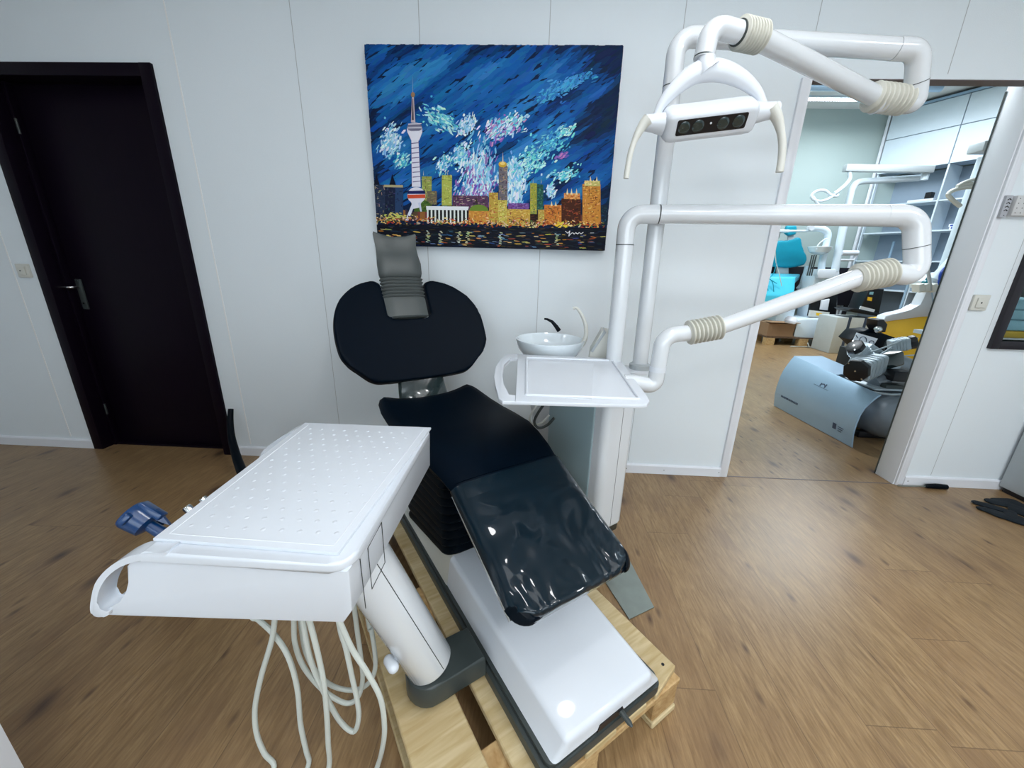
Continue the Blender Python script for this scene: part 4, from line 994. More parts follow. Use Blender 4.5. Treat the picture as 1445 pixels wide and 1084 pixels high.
# white upright at lower left
cX = at(17, 1050, y=-1.72).x
bm = B(); box(bm, (cX - .45, -2.12, 0), (cX, -1.72, .98), .002); obj('white_side_cabinet', bm, 'trim', label='plain white cabinet corner at the lower left edge', cat='cabinet')

# ------------------------------------------------------------------ back room
t = thing('storage_cabinet', (6.1, 5.1, 0), 'tall white wall cabinet with doors above open shelves in the back room', 'cabinet')
ce = Vector((.433, -.901, 0)).normalized(); cn = Vector((.901, .433, 0)).normalized(); C0 = Vector((5.86, 5.52, 0))
CC = Matrix.Identity(4)
for i in range(3): CC[i][0] = ce[i]; CC[i][1] = cn[i]; CC[i][2] = (0, 0, 1)[i]; CC[i][3] = C0[i]
def s2(name, lo, hi, mt, bev=.002, par=t):
    bm = B(); box(bm, lo, hi, bev, 1); return obj(name, bm, mt, par, space=CC)
s2('back_panel', (.10, .40, .05), (1.8, .42, 2.8), 'shelfgrey')
for a in (0, .885, 1.78): s2('upright', (a, .0, .0), (a + .022, .42 if a > .1 else .06, 2.80), 'backwhite')
s2('upright', (-.06, -.02, 0), (-.02, .03, BZ - .06), 'trim')
for r_, (z0_, z1_) in enumerate(((2.80, 3.298), (3.310, 3.70))):
    for a0, a1 in ((0.0, .889), (.901, 1.79)): s2('door', (a0, -.02, z0_), (a1, .0, z1_), 'backwhite')
s2('door_filler', (1.81, -.02, 2.8), (2.6, .0, 3.70), 'backwhite')
s2('cabinet_body', (0.03, .001, 2.80), (2.6, .30, 3.70), 'shelfgrey')
for z in (2.28, 1.84, 1.38, .9): s2('shelf', (.024, .01, z), (.884, .40, z + .022), 'backwhite'); s2('shelf', (.908, .01, z + .0), (1.779, .40, z + .022), 'backwhite')
s2('rail', (-.02, -.04, 3.705), (2.6, -.0, 3.74), 'silver')
# things on its shelves
def on(name, cat, lab, parts, grp=None):
    tt = thing(name, CC @ Vector(parts[0][1]), lab, cat, group=grp)
    for nm, lo, hi, mt in parts:
        bm = B(); box(bm, lo, hi, .004, 1); obj(nm, bm, mt, tt, space=CC)
on('paper_stack', 'papers', 'flat white packet on the upper shelf of the back room cabinet', [('packet', (.5, .05, 2.3025), (.82, .3, 2.34), 'paper')])
on('desk_clock', 'clock', 'small dark round device standing on the white packet on the shelf', [('body', (.68, .10, 2.3405), (.76, .2, 2.44), 'black')])
on('packet', 'box', 'white and blue packet lying on the middle shelf at the right', [('carton', (1.12, .04, 1.8625), (1.4, .3, 1.90), 'paper'), ('label', (1.14, .038, 1.87), (1.3, .0405, 1.895), 'bluebright')])
on('stacked_packet', 'box', 'white packet on top of the white and blue one on the middle shelf', [('carton', (1.10, .05, 1.9005), (1.32, .3, 1.94), 'paper'), ('label', (1.12, .048, 1.907), (1.26, .0505, 1.93), 'bluebright')])
on('wall_tool', 'tool', 'thin pale blue rod standing upright on the lower shelf', [('rod', (.40, .2, 1.4025), (.43, .23, 1.72), 'silver')])

# ceiling lamp and duct in back room
lz = BZ - .13; a = at(1120, 139, z=lz); b = at(1212, 141, z=lz)
t = thing('ceiling_lamp', ((a + b) / 2), 'long bright fluorescent ceiling lamp in the back room', 'lamp')
bm = B(); box(bm, (a.x - .5, a.y - .05, lz), (b.x + .25, a.y + .05, lz + .03), .004); obj('lamp_tray', bm, 'backwhite', t)
bm = B()
for i in range(46):
    x = a.x - .45 + i * .037
    if x < b.x + .2: box(bm, (x, a.y - .022, lz - .022), (x + .024, a.y + .022, lz - .001))
obj('louvre', bm, 'tubelight', t)
bm = B(); tube(bm, [(a.x - 1, a.y - .35, lz + .02), (b.x + .8, a.y - .35, lz + .02)], .05, 16)
for x_ in (a.x - .6, a.x + .4, b.x + .5): box(bm, (x_, a.y - .36, lz + .06), (x_ + .02, a.y - .34, BZ))
obj('air_duct', bm, 'silver', label='round pale duct under the back room ceiling in front of the lamp', cat='duct')
bm = B(); k1_ = at(1123, 203, y=1.2); k2_ = at(1078, 395, y=1.2)
bm = B(); box(bm, (k1_.x - .02, 1.19, .9), (k1_.x + .012, 1.215, k1_.z), .002, 1)
box(bm, (k1_.x - .6, 1.196, .9), (k1_.x - .02, 1.212, k1_.z - .02)); box(bm, (k1_.x - .62, 1.18, 0), (k1_.x - .58, 1.22, .9))
box(bm, (k1_.x - .1, 1.195, 0), (k1_.x - .06, 1.215, .9))
obj('dark_board', bm, 'black', label='black edged board standing behind the left door casing', cat='board')

# pallets in the back room
def small_pallet(x0, y0, x1, y1, label, mt='pineold'):
    t = thing('shipping_pallet', ((x0 + x1) / 2, (y0 + y1) / 2, 0), label, 'pallet')
    for i in range(5):
        bm = B(); w_ = (y1 - y0) / 5; box(bm, (x0, y0 + i * w_ + .01, .12), (x1, y0 + (i + 1) * w_ - .01, .142)); obj('deck_board', bm, mt, t)
    for i in range(3):
        for j in range(3):
            bm = B(); xx = x0 + (x1 - x0 - .14) * i / 2; yy = y0 + (y1 - y0 - .1) * j / 2; box(bm, (xx, yy, .0), (xx + .14, yy + .1, .1195)); obj('block', bm, 'pineend', t)
pA = at(1084, 487, z=0); pB = at(1185, 492, z=0)
PYf = pA.y
small_pallet(pA.x - .05, PYf, at(1186, 489, y=PYf).x, PYf + .85, 'worn pallet under the white unit base in the back room')

# second dental chair (teal) in the back room
TY = PYf + .40
t2 = thing('teal_dental_chair', (at(1112, 420, y=TY + .1).x, TY + .2, 0), 'teal upholstered dental chair in the back room', 'dental chair')
def outline(pix, y): return [(at(a, b, y=y).x, at(a, b, y=y).z) for a, b in pix]
def padprism(pix, y, th, bev, mt, name, parent, vox=None, sm_=3):
    bm = B(); prism(bm, outline(pix, y), xz(), y, y + th, bev, 2)
    if vox: bm = remesh(bm, vox, sm_)
    return obj(name, bm, mt, parent, sharp=50)
padprism([(1092, 343), (1098, 340), (1104, 339), (1112, 340), (1120, 338), (1127, 334.5), (1131.5, 336), (1132.5, 345), (1134, 353), (1139, 360), (1140, 367), (1136, 374), (1125, 377), (1110, 378.5), (1095, 377), (1080, 374), (1074, 366), (1078, 356), (1085, 350)], TY + .35, .09, .02, 'teal', 'backrest', t2, .02, 4)
padprism([(1111, 318), (1125, 318), (1126, 324), (1124, 331), (1113, 333), (1108, 329)], TY + .33, .07, .02, 'teal', 'headrest', t2, .016, 3)
padprism([(1112, 332), (1121, 332), (1121, 341), (1112, 341)], TY + .38, .03, .004, 'steelframe', 'headrest_bar', t2)
padprism([(1097, 376), (1113, 377), (1113, 388), (1097, 388)], TY + .38, .05, .005, 'steelframe', 'back_bracket', t2)
s1_ = at(1083, 388, y=TY + .3); s2_ = at(1131, 396, y=TY + .3); f1 = at(1072, 418, y=TY - .25); 
bm = B(); xa, xb = at(1080, 390, y=TY + .3).x, at(1131, 390, y=TY + .3).x; z1_ = at(1105, 386, y=TY + .3).z; z2_ = at(1100, 417, y=TY - .25).z
xc, xd = at(1066, 417, y=TY - .25).x, at(1121, 417, y=TY - .25).x
bm = B(); loft(bm, [[Vector((xa, TY + .34, z1_)), Vector((xb, TY + .34, z1_)), Vector((xb, TY + .34, z1_ - .1)), Vector((xa, TY + .34, z1_ - .1))], [Vector((xc - .01, TY - .1, z1_ - .05)), Vector((xd + .05, TY - .1, z1_ - .05)), Vector((xd + .05, TY - .1, z1_ - .17)), Vector((xc - .01, TY - .1, z1_ - .17))], [Vector((xc, TY - .25, z2_)), Vector((xd, TY - .25, z2_)), Vector((xd, TY - .25, z2_ - .12)), Vector((xc, TY - .25, z2_ - .12))]])
bm = remesh(bm, .018, 4); obj('seat_cushion', bm, 'tealfilm', t2)
bm = B(); cx_ = (xa + xb) / 2 - .05; box(bm, (cx_ - .16, TY - .1, .143), (cx_ + .14, TY + .4, z2_ - .1), .03); obj('base', bm, 'backwhite', t2)
ar = [at(x, y, y=TY + .28) for x, y in ((1140, 375), (1138, 382), (1134, 392), (1131, 402), (1126, 408))]
bm = B(); tube(bm, smoothpath(ar, 3), [.045] * 4 + [.038] * 9, 14); obj('armrest', bm, 'backwhite', t2)
# instrument bar of that chair
ib = t2
ap = [at(x, y, y=TY - .05) for x, y in ((1157, 395), (1160, 370), (1166, 345), (1168, 330), (1160, 323), (1148, 322), (1143, 322))]
ap = [Vector((ap[0].x, ap[0].y, .43))] + ap
bm = B(); tube(bm, smoothpath(ap, 4), [.062] * 6 + [.05] * 23, 16); obj('instrument_arm', bm, 'backwhite', ib)
bm = B(); e_ = at(1143, 322, y=TY - .05); tube(bm, [e_ + Vector((0, -.05, 0)), e_ + Vector((0, .03, 0))], .042, 20); obj('pivot', bm, 'white', ib)
bm = B(); q1 = at(1096, 326, y=TY - .05); q2 = at(1140, 326, y=TY - .05); box(bm, (q1.x - .35, TY - .2, q1.z - .03), (q1.x + .12, TY + .1, q1.z + .015), .01); obj('instrument_tray', bm, 'backwhite', ib)
bm = B(); tube(bm, [q1, q2, e_], .018, 10); obj('tray_bar', bm, 'backwhite', ib)
bm = B(); box(bm, (q1.x - .3, TY - .14, q1.z - .11), (q1.x + .02, TY + .02, q1.z - .0305), .01); obj('instrument_holder', bm, 'steelframe', ib)
for i, pix in enumerate((((1096, 336), (1094, 352), (1095, 370), (1100, 388), (1103, 404)), ((1090, 340), (1084, 370), (1082, 388), (1090, 398), (1092, 412)), ((1086, 345), (1080, 380), (1084, 392), (1096, 400), (1088, 395)), ((1092, 342), (1096, 362), (1092, 385), (1081, 398), (1084, 410)))):
    bm = B(); tube(bm, smoothpath([at(x, y, y=TY - .22) for x, y in pix], 5), .006, 6); obj('coiled_cord', bm, 'teal' if i else 'hose', ib)

# white unit on pallet
t3 = thing('white_dental_unit', (at(1150, 478, y=PYf + .1).x, PYf + .3, .142), 'white dental unit with basin and light pole standing on the worn pallet', 'dental unit')
Yu = PYf + .18
padprism([(1124, 452), (1134, 450), (1178, 450), (1188, 456), (1189, 470), (1187, 484), (1116, 475)], Yu - .16, .5, .02, 'backwhite', 'base', t3)
padprism([(1139, 452), (1147, 400), (1152, 386), (1184, 384), (1181, 430), (1179, 455)], Yu + .05, .3, .02, 'backwhite', 'column', t3)
padprism([(1153, 386), (1156, 380), (1184, 380), (1186, 393), (1155, 393)], Yu, .3, .01, 'white', 'column_top', t3)
padprism([(1141, 446), (1146, 420), (1182, 415), (1179, 455), (1171, 452)], Yu - .0, .045, .003, 'black', 'opening', t3)
padprism([(1144, 438), (1171, 441), (1169, 449), (1142, 447)], Yu - .05, .04, .003, 'cream', 'panel', t3)
padprism([(1152, 441.5), (1160, 442.3), (1159, 446), (1152, 445.3)], Yu - .055, .006, .0, 'yellow', 'sticker', t3)
padprism([(1160, 424), (1171, 422), (1168, 438), (1158, 437)], Yu - .045, .03, .002, 'paper', 'socket_plate', t3)
bz_ = at(1160, 345, y=Yu + .1)
bm = B(); lathe(bm, [(-.12, .05), (-.08, .13), (0, .17), (.004, .165), (-.02, .15), (-.07, .1)], (bz_ - Vector((.02, 0, .04)), (0, 0, 1)), 28); obj('basin', bm, 'ceramic', t3)
bm = B(); tube(bm, smoothpath([at(x, y, y=Yu) for x, y in ((1152, 352), (1155, 345), (1162, 339), (1167, 337))], 4), .010, 10); obj('basin_edge', bm, 'backwhite', t3)
pp = [at(x, y, y=Yu + .05) for x, y in ((1178, 383), (1185, 345), (1192, 310), (1199, 280), (1203, 266), (1212, 257), (1235, 255), (1298, 251))]
bm = B(); tube(bm, smoothpath(pp, 4), [.055] * 9 + [.045] * 20, 16); obj('light_pole', bm, 'backwhite', t3)
bm = B(); j_ = at(1305, 248, y=Yu); tube(bm, [j_ + Vector((0, 0, -.06)), j_ + Vector((0, 0, .1))], .05, 16); obj('pivot', bm, 'backwhite', t3)
bm = B(); a = at(1192, 237.5, y=Yu - .05); b = at(1316, 239, y=Yu - .05); box(bm, (a.x, Yu - .09, a.z - .045), (b.x, Yu - .0, a.z + .05), .01); obj('top_arm', bm, 'steelframe', t3)
la = [at(x, y, y=Yu - .05) for x, y in ((1198, 242), (1199, 252), (1194, 260), (1185, 268), (1178, 273))]
bm = B(); tube(bm, smoothpath(la, 4), .027, 12); obj('lamp_neck', bm, 'backwhite', t3)
bm = B(); lr = [at(x, y, y=Yu - .05) for x, y in ((1184, 269), (1172, 279), (1163, 283), (1155, 284), (1147, 281), (1145, 276), (1152, 270), (1164, 269), (1172, 275), (1180, 277), (1183, 274))]
tube(bm, smoothpath(lr, 4), .020, 10); lr = [at(x, y, y=Yu - .05) for x, y in ((1147, 277), (1151, 284), (1155, 290), (1158, 298))]; tube(bm, smoothpath(lr, 3), .02, 10); obj('lamp_loop', bm, 'backwhite', t3)
ba = at(1187, 357, y=Yu + .02); bb_ = at(1210, 357, y=Yu + .02)
bm = B(); tube(bm, [ba, bb_], .04, 16); tube(bm, [bb_, bb_ + Vector((0, 0, -.04)), at(1204, 367, y=Yu + .02), at(1185, 367, y=Yu + .02)], .02, 8); obj('side_handle', bm, 'white', t3)
for dx in (0, .03, .06):
    bm = B(); p = at(1146 + dx * 100, 360, y=Yu - .02); tube(bm, [p, p + Vector((0, 0, -.32))], .010, 8); obj('suction_hose', bm, 'darkgrey', t3)
bm = B(); tube(bm, smoothpath([Vector((q_.x, q_.y, max(q_.z, .012))) for q_ in [at(x, y, y=PYf - .12) for x, y in ((1140, 484), (1142, 492), (1150, 500), (1135, 501), (1118, 498), (1114, 494), (1122, 491), (1140, 493), (1152, 499), (1170, 498), (1186, 488))]], 4), .009, 8)
obj('floor_cable', bm, 'hose', label='pale cable looping on the floor before the worn pallet', cat='cable')
# boxes
cbx = at(1080, 470, y=PYf + .1); cbe = at(1121, 460, y=PYf + .1)
t = thing('cardboard_box', ((cbx.x + cbe.x) / 2, PYf + .2, .143), 'brown cardboard box on the worn pallet left of the white unit base', 'box')
bm = B(); box(bm, (cbx.x - .02, PYf + .02, .143), (cbe.x - .02, PYf + .5, .36), .004, 1); obj('carton', bm, 'cardboard', t)
bm = B(); box(bm, (cbx.x - .03, PYf - .02, .36), (cbe.x - .01, PYf + .2, .366), 0, 1, Matrix.Translation((0, -.03, .02)) @ Matrix.Rotation(0, 4, 'X')); obj('flap', bm, 'cardboard', t)
p = at(1187, 488, z=0)
gm = Matrix.Translation(at(1185, 492, y=PYf + .25).to_3d()) if False else None
g1 = at(1183, 480, z=0); 
t = thing('strapped_carton', at(1210, 480, y=4.3), 'pale grey strapped carton behind the compressor', 'box')
yy = 3.9; ga = at(1184, 443, y=yy); gb = at(1231, 455, y=yy)
bm = B(); box(bm, (ga.x, yy, .0), (gb.x, yy + .4, ga.z - .05), .01); obj('carton', bm, 'cardgrey', t)
bm = B()
for fx in (.35, .8): x = ga.x + (gb.x - ga.x) * fx; box(bm, (x - .02, yy - .004, 0.001), (x + .02, yy + .3, ga.z - .046))
obj('strap', bm, 'ink', t)
bm = B(); q = ga.x + .18; 
for dx, dz, w_, h_ in ((0, .26, .15, .012), (.04, .29, .012, .05), (.08, .27, .012, .05)): box(bm, (q + dx, yy - .003, dz), (q + dx + w_, yy + .001, dz + h_))
obj('print', bm, 'ink', t)
# black machine on the carton
yy = 3.95
t = thing('black_machine', at(1228, 440, y=yy), 'black machine with a small yellow label standing on the strapped carton', 'machine')
padprism([(1214, 438), (1226, 408), (1248, 408), (1240, 445), (1228, 444)], yy, .25, .01, 'black', 'body', t)
padprism([(1197, 437), (1206, 435), (1250, 444), (1249, 448), (1205, 441)], yy - .06, .3, .01, 'black', 'tray', t)
padprism([(1225, 419), (1231, 420), (1230, 425), (1224, 424)], yy - .006, .008, 0, 'yellow', 'label_plate', t)
padprism([(1228, 412), (1233, 412), (1232, 416), (1227, 415.5)], yy - .006, .008, 0, 'clothteal', 'button', t)
padprism([(1215, 432), (1235, 437), (1233, 441), (1213, 436)], yy - .01, .012, 0, 'paper', 'strip', t)
yy = 4.9; a = at(1160, 430, y=5.4)
bm = B(); box(bm, (at(1085, 390, y=5.45).x - .3, 5.46, .6), (at(1215, 390, y=5.45).x, 5.58, at(1140, 375, y=5.45).z - .02), .004)
for x_ in (4.2, 5.9): box(bm, (x_, 5.48, 0), (x_ + .06, 5.56, .62))
obj('wall_bench', bm, 'windowframe', label='long dark bench along the rear wall behind the teal chair', cat='bench')
# dark background equipment behind black machine
for i, (x, y0, y1) in enumerate(((1272, 440, 395), (1291, 438, 393), (1297, 436, 400))):
    yy = 3.9; b = at(x - 3, y0, y=yy); a_ = at(x + (12 if i < 2 else 10), y1, y=yy)
    lab = ('leftmost of three grey metal tubes leaning upright near the cabinet', 'middle of three grey metal tubes leaning upright near the cabinet', 'rightmost of three grey metal tubes leaning upright near the cabinet')[i]
    t = thing('metal_tube', (b.x - .0, yy, 0), lab, 'tube', group='metal tubes by the cabinet')
    bm = B(); base = Vector((b.x - .08 + .04 * i, yy, .42)); tube(bm, [base + Vector((0, 0, .03)), b, a_], .018, 10); obj('tube', bm, 'silver', t)
    bm = B(); tube(bm, [base + Vector((0, 0, -.0)), base + Vector((.004, 0, .06))], .03, 10); obj('foot', bm, 'black', t)
yy = 3.95; a = at(1240, 450, y=yy); b = at(1310, 440, y=yy)
bm = B(); box(bm, (a.x, 3.8, 0), (b.x + .5, 4.25, .42), .01); obj('black_crate', bm, 'black', label='black crate on the floor under the leaning metal tubes', cat='crate')
# yellow unit at the right
YY = 2.7
t4 = thing('yellow_dental_unit', at(1300, 540, y=YY + .2), 'white and yellow dental unit with a tall white column in the back room', 'dental unit')
t4.location.z = 0; WM[t4] = Matrix.Translation(t4.location)
padprism([(1248, 452), (1300, 446), (1360, 445), (1360, 560), (1290, 560), (1262, 520), (1252, 480)], YY, .25, .015, 'yellow', 'yellow_panel', t4)
padprism([(1245, 455), (1250, 446), (1262, 442), (1285, 439), (1292, 432), (1300, 431), (1305, 418), (1310, 408), (1355, 408), (1360, 446), (1300, 447)], YY - .02, .12, .012, 'white', 'top_shell', t4)
padprism([(1316, 398), (1329, 388), (1362, 384), (1370, 408), (1316, 408)], YY + .02, .3, .01, 'backwhite', 'holder_block', t4)
for i, x in enumerate((1297, 1305, 1316)):
    padprism([(x, 402), (x + 8, 400), (x + 9, 411), (x + 1, 413)], YY - .10, .1, .006, 'cream', 'instrument_clip', t4)
bm = B(); tube(bm, [at(1308, 372, y=YY - .08), at(1309, 377, y=YY - .08), at(1311, 392, y=YY - .08), at(1314, 410, y=YY - .08)], [.008, .015, .018, .012], 10); tool = obj('instrument', bm, 'steelframe', t4)
bm = B(); tube(bm, [at(1308, 370, y=YY - .08), at(1309, 374, y=YY - .08)], .012, 10); obj('tip', bm, 'yellow', tool)
bm = B(); tube(bm, smoothpath([at(x, y, y=YY - .06) for x, y in ((1314, 408), (1317, 430), (1316, 455), (1309, 500))], 4), .007, 8); obj('instrument_cord', bm, 'silver', t4)
cl_ = [at(1391, 222, y=YY + .15), at(1376, 262, y=YY + .15), at(1352, 330, y=YY + .15), at(1325, 405, y=YY + .15)]
bm = B(); tube(bm, cl_, [.062, .062, .064, .066], 20); obj('column', bm, 'backwhite', t4)
bm = B(); a = at(1374, 209, y=YY + .15); box(bm, (a.x, YY + .05, a.z - .05), (a.x + .4, YY + .22, a.z + .05), .015); obj('column_head', bm, 'steelframe', t4)
lo_ = [at(x, y, y=YY + .02) for x, y in ((1385, 262), (1372, 259), (1356, 262), (1351, 263), (1362, 257), (1376, 253), (1390, 252))]
bm = B(); tube(bm, smoothpath(lo_, 4), .018, 10); lo_ = [at(x, y, y=YY + .02) for x, y in ((1392, 268), (1372, 264), (1350, 267), (1338, 274), (1345, 283), (1355, 291))]; tube(bm, smoothpath(lo_, 4), .022, 10); obj('lamp_grip', bm, 'cream', t4)
bm = B(); tube(bm, [at(1318, 395, y=YY), at(1345, 365, y=YY), at(1372, 330, y=YY)], [.05, .045, .04], 14); obj('side_arm', bm, 'backwhite', t4)
bm = B(); tube(bm, smoothpath([at(x, y, y=YY - .05) for x, y in ((1325, 402), (1327, 388), (1332, 380), (1337, 376))], 4), .014, 8); tube(bm, smoothpath([at(x, y, y=YY - .05) for x, y in ((1331, 399), (1333, 391), (1337, 385))], 4), .009, 8); obj('blue_clip', bm, 'bluebright', t4)
b0 = at(1303, 404, y=YY + .1)
bm = B(); lathe(bm, [(-.12, .03), (.05, .034), (.07, .016), (.10, .015)], (b0, (.2, 0, 1)), 16); obj('teal_bottle', bm, plain('teal_glass', (0, 100, 110), .2), t4)

# ------------------------------------------------------------------ compressor
tc_ = thing('compressor', (2.65, .95, 0), 'silver covered compressor with tank and black motor heads on the floor behind the opening', 'compressor')
n_ = 9
near = [at(x, y, y=.49) for x, y in ((1203, 633), (1205.5, 613), (1209, 600), (1214.5, 586), (1221, 576), (1228, 569.5), (1236, 563), (1245, 557))]
near[0].z = .004
far = [at(x, y, y=1.34) for x, y in ((1090, 572), (1091.5, 556), (1094, 546), (1099, 532), (1104, 522), (1109, 515), (1114, 508), (1118.7, 502.5))]
far[0].z = .004
for a, b in zip(near, far):
    x_ = (a.x + b.x) / 2; a.x = (a.x * 2 + x_) / 3; b.x = (b.x * 2 + x_) / 3
bm = B()
def sheet(a, b, th=.012):
    r = [[p, q] for p, q in zip(a, b)]
    ins = [[p + Vector((th, 0, -th * .3)), q + Vector((th, 0, -th * .3))] for p, q in r]
    V = [[bm.verts.new(x) for x in k_] for k_ in r]; U_ = [[bm.verts.new(x) for x in k_] for k_ in ins]
    for i in range(len(V) - 1):
        bm.faces.new((V[i][0], V[i][1], V[i + 1][1], V[i + 1][0])); bm.faces.new((U_[i][0], U_[i + 1][0], U_[i + 1][1], U_[i][1]))
        for k_ in (0, 1): bm.faces.new((V[i][k_], V[i + 1][k_], U_[i + 1][k_], U_[i][k_]))
    bm.faces.new((V[0][0], V[0][1], U_[0][1], U_[0][0])); bm.faces.new((V[-1][0], V[-1][1], U_[-1][1], U_[-1][0]))
sheet(near, far)
shell = obj('front_cover', bm, 'silver', tc_, sharp=60)
t0, t1 = near[-1], far[-1]
bm = B(); p3 = at(1160, 502.5, y=1.36)
topz = t1.z
vs = [t1, p3, Vector((p3.x + .02, .95, topz - .03)), t0 + (t1 - t0) * .45]
f_ = [bm.verts.new(v) for v in vs]; g_ = [bm.verts.new(v - Vector((0, 0, .008))) for v in vs]; bm.faces.new(f_); bm.faces.new(g_[::-1])
for i in range(4): bm.faces.new((f_[i], f_[(i + 1) % 4], g_[(i + 1) % 4], g_[i]))
obj('top_shelf', bm, 'silver', tc_)
# marks on the cover: two lines of small writing and emblems
def onshell(s_, t_):      # s_: 0 bottom..1 top, t_: 0 near..1 far
    i = min(int(s_ * (len(near) - 1)), len(near) - 2); fr = s_ * (len(near) - 1) - i
    a = near[i].lerp(near[i + 1], fr); b = far[i].lerp(far[i + 1], fr); return a.lerp(b, t_) + Vector((-.0018, 0, .0008))
bm = B()
def mark(s0, s1, t0_, t1_):
    f = bm.faces.new([bm.verts.new(onshell(*q_)) for q_ in ((s0, t0_), (s1, t0_), (s1, t1_), (s0, t1_))])
rl = random.Random(5)
tt = .90
while tt > .66: w_ = rl.uniform(.009, .014); mark(.15, .185, tt, tt - w_); tt -= w_ + .006
tt = .56
while tt > .38: w_ = rl.uniform(.006, .011); mark(.575, .588, tt, tt - w_); tt -= w_ + .004
for i in range(10):
    a0 = i / 10; mark(.61 + .05 * math.sin(a0 * 3), .64 + .05 * math.sin(a0 * 3), .495 - .05 * a0, .49 - .05 * a0)
mark(.60, .68, .50, .485); mark(.60, .70, .445, .43)
for i in range(3): mark(.14 - i * .022, .15 - i * .022, .15, .09 + i * .01)
mark(.10, .17, .21, .17)
obj('emblem', bm, 'ink', shell)
# tank
bm = B(); lathe(bm, [(-.04, .02), (-.035, .08), (-.015, .135), (.02, .17), (.07, .19), (.12, .195), (.55, .195), (.6, .17), (.64, .05)], ((2.715, .575, .215), (0, 1, 0)), 40); obj('tank', bm, 'tank', tc_, sharp=60)
bm = B()
for y in (.68, 1.1): box(bm, (2.56, y, 0), (2.87, y + .05, .05), .004)
obj('tank_foot', bm, 'black', tc_)
bm = B(); box(bm, (2.5, .6, .405), (2.95, 1.2, .42), .004); tube(bm, [(2.47, .6, .395), (2.6, .58, .385), (2.95, .6, .40)], .008, 8); obj('mounting_plate', bm, 'alu', tc_)
# motor heads
def motor(c0, d, r, L_, label=None, par=tc_):
    d = Vector(d).normalized(); x_, y_ = frame(d); mm = Matrix.Identity(4)
    for i in range(3): mm[i][0] = x_[i]; mm[i][1] = y_[i]; mm[i][2] = d[i]; mm[i][3] = Vector(c0)[i]
    bm = B(); prism(bm, rrect(-r, -r, r, r, r * .35, 4), I3, .02, L_, .004, 1)
    for i in range(4): prism(bm, rrect(-r * 1.06, -r * 1.06, r * 1.06, r * 1.06, r * .3, 3), I3, .04 + i * (L_ - .06) / 4, .048 + i * (L_ - .06) / 4)
    mo = obj('motor_housing', bm, 'alu', par, space=mm)
    bm = B(); prism(bm, [(1.15 * r * math.cos(2 * PI * (i + .3) / 8) * (1 if i % 2 else .98), 1.15 * r * math.sin(2 * PI * (i + .3) / 8)) for i in range(8)], I3, -.02, .02, .006, 2); cp_ = obj('end_cap', bm, 'black', mo, space=mm)
    bm = B()
    for a in (45, 225): lathe(bm, [(0, .006), (.004, .005)], ((r * .95 * math.cos(math.radians(a)), r * .95 * math.sin(math.radians(a)), -.02), (0, 0, -1)), 8)
    lathe(bm, [(0, .007), (.003, .006)], ((0, 0, -.0201), (0, 0, -1)), 10)
    return mo, obj('bolt', bm, 'chrome', mo, space=mm)
m1 = at(1209, 523, y=.62); motor(m1, (.80, .45, .12), .070, .26)
m2 = at(1207, 490, y=.78); motor(m2 + Vector((0, 0, 0)), (.55, .1, -.45), .05, .16)
m2b = at(1225, 495, y=.85); bm = B(); box(bm, m2b - Vector((.05, .05, .05)), m2b + Vector((.07, .05, .045)), .01, mat4=Matrix.Translation(m2b) @ Matrix.Rotation(.5, 4, 'Y') @ Matrix.Translation(-m2b)); obj('cylinder_block', bm, 'alu', tc_)
m3 = at(1252, 508, y=.74); bm = B(); box(bm, m3 - Vector((.07, .05, .055)), m3 + Vector((.08, .06, .055)), .015, mat4=Matrix.Translation(m3) @ Matrix.Rotation(-.35, 4, 'Y') @ Matrix.Translation(-m3)); obj('cylinder_head', bm, 'lens', tc_)
m4 = at(1287, 483, y=.85); motor(m4, (-.8, .3, -.3), .045, .13)
m5 = at(1266, 530, y=.66); bm = B(); box(bm, m5 - Vector((.055, .04, .038)), m5 + Vector((.055, .05, .042)), .012); obj('valve_block', bm, 'black', tc_)
bm = B(); tube(bm, [at(1232, 540, y=.7), at(1252, 533, y=.72)], [.045, .04], 16); tube(bm, [at(1262, 512, y=.9), at(1290, 520, y=.9)], [.07, .06], 20); obj('crank_case', bm, 'tank', tc_)
for pix, y in ((((1228, 497), (1246, 491), (1262, 485), (1272, 481)), .72), (((1266, 504), (1280, 502), (1296, 501)), .75), (((1226, 498), (1236, 503), (1246, 498), (1258, 490)), .74)):
    bm = B(); tube(bm, smoothpath([at(x, yv, y=y) for x, yv in pix], 4), .0055, 8); obj('air_pipe', bm, 'alu', tc_)
bm = B(); mz = at(1262, 545, y=.66); box(bm, mz - Vector((.10, .05, .02)), mz + Vector((.16, .35, .02)), .006); obj('frame_bar', bm, 'darkgrey', tc_)
# black motor unit behind with paper sheet
t5 = thing('black_pump', at(1240, 500, y=1.3), 'black pump unit with a white paper sheet stuck on, behind the compressor', 'pump')
t5.location.z = 0; WM[t5] = Matrix.Translation(t5.location)
padprism([(1203, 480), (1215, 468), (1236, 466), (1262, 476), (1269, 480), (1266, 505), (1235, 508), (1225, 500)], 1.3, .18, .02, 'rubber', 'body', t5)
pbz = at(1240, 503, y=1.3).z; bxx = at(1240, 503, y=1.3).x
bm = B(); box(bm, (bxx - .12, 1.34, 0), (bxx + .12, 1.6, pbz + .03), .01); obj('stand', bm, 'black', t5)
sh_ = padprism([(1209, 469.5), (1239, 478), (1227, 496), (1203, 482)], 1.285, .004, 0, 'paper', 'paper_sheet', t5)
for cx_, cyy, rx in ((1218, 480, 5), (1230, 484, 3.4)):
    pts = [at(cx_ + rx * math.cos(math.radians(a)) + 0, cyy + rx * .95 * math.sin(math.radians(a)), y=1.282) for a in range(150, 400, 20)]
    bm = B(); tube(bm, pts, .0028, 6); obj('printed_ring', bm, 'ink', sh_)
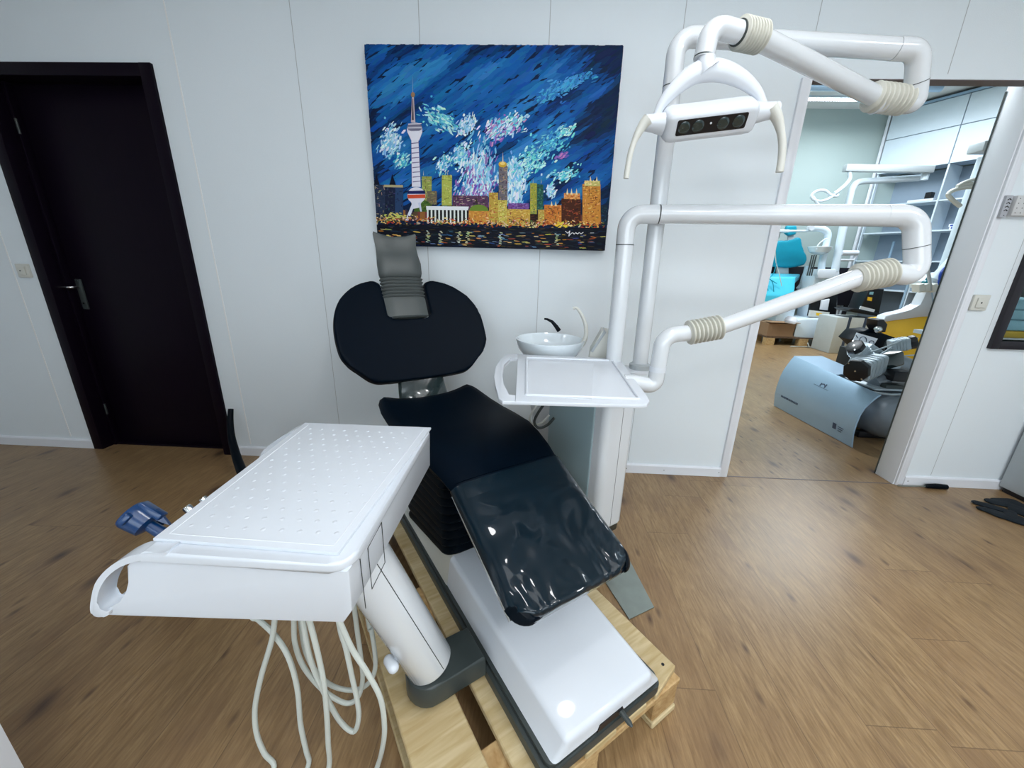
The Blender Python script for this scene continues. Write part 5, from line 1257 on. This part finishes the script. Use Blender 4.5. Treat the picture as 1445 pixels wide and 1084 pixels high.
bm = B(); tube(bm, [at(1208, 473, y=1.282), at(1210.5, 477, y=1.282)], .003, 6); obj('printed_mark', bm, 'ink', sh_)
padprism([(1239, 452), (1248, 451), (1253, 458), (1250, 469), (1243, 470), (1238, 462)], 1.25, .12, .008, 'black', 'valve', t5)
bm = B(); p = at(1239, 465, y=1.24); bmesh.ops.create_uvsphere(bm, u_segments=14, v_segments=10, radius=.03, matrix=Matrix.Translation(p)); obj('chrome_ball', bm, 'chrome', t5)
bm = B(); tube(bm, smoothpath([at(x, y, y=1.27) for x, y in ((1253, 478), (1250, 484), (1247, 492), (1249, 500))], 4), .008, 8); obj('cable', bm, 'darkgrey', t5)

# ------------------------------------------------------------------ lights
def area(name, loc, size, power, col=(1, 1, 1), rot=(0, 0, 0), shape='DISK', sy=None):
    l = bpy.data.lights.new(name, 'AREA'); l.shape = shape; l.size = size; l.energy = power; l.color = col
    if sy: l.size_y = sy
    o = bpy.data.objects.new(name, l); COL.objects.link(o); o.location = loc; o.rotation_euler = rot; return o
for i, (x, y, P_) in enumerate(((.43, -1.25, 2.5), (2.5, -2.3, 15), (.9, -3.1, 10), (-.9, -3.3, 4), (-1.6, -1.1, .6))):
    lab = ('round white ceiling lamp above the tray arm', 'round white ceiling lamp near the right wall', 'round white ceiling lamp in the middle behind the camera', 'round white ceiling lamp rear left', 'round white ceiling lamp before the dark door')[i]
    t = thing('round_ceiling_lamp', (x, y, ZC), lab, 'lamp')
    bm = B(); lathe(bm, [(0, .185), (-.03, .185), (-.034, .178), (-.034, .168)], ((x, y, ZC), (0, 0, 1)), 40, cap=False); obj('housing', bm, 'trim', t)
    bm = B(); lathe(bm, [(0, .167), (.002, .167)], ((x, y, ZC - .03), (0, 0, 1)), 40); obj('diffuser', bm, 'lampwhite' if i == 0 else 'lampdim', t)
    area('lamp_light', (x, y, ZC - .04), .33, P_, (.97, .985, 1))
area('panel_light', (1.2, -2.5, ZC - .02), 2.6, 22, (.95, .98, 1), shape='RECTANGLE', sy=1.6)
area('rear_fill_light', (.4, YB + .06, 1.55), 3.4, 44, (.93, .97, 1), rot=(-PI / 2, 0, 0), shape='RECTANGLE', sy=1.3)  # added fill to lift the upright surfaces; no window is built here
area('back_room_fill_front', (1.2, 3.0, BZ - .1), 1.0, 110, (.88, .94, 1), shape='RECTANGLE', sy=1.6)  # fill added for the jamb and compressor cover, no fixture there
area('back_room_light', (4.5, 3.6, BZ - .1), 1.8, 72, (.86, .94, 1), shape='RECTANGLE', sy=1.2)
area('back_room_light_rear', (5.0, 4.0, BZ - .3), .6, 32, (.86, .94, 1), shape='RECTANGLE', sy=1.8)
w = bpy.data.worlds.new('world'); scene.world = w; w.use_nodes = True; w.node_tree.nodes['Background'].inputs[0].default_value = (.9, .95, 1, 1); w.node_tree.nodes['Background'].inputs[1].default_value = .3
vs_ = scene.view_settings; vs_.view_transform = 'Standard'; vs_.look = 'None'; vs_.gamma = 1; vs_.use_curve_mapping = False; vs_.exposure = .2
scene.cycles.max_bounces = 8
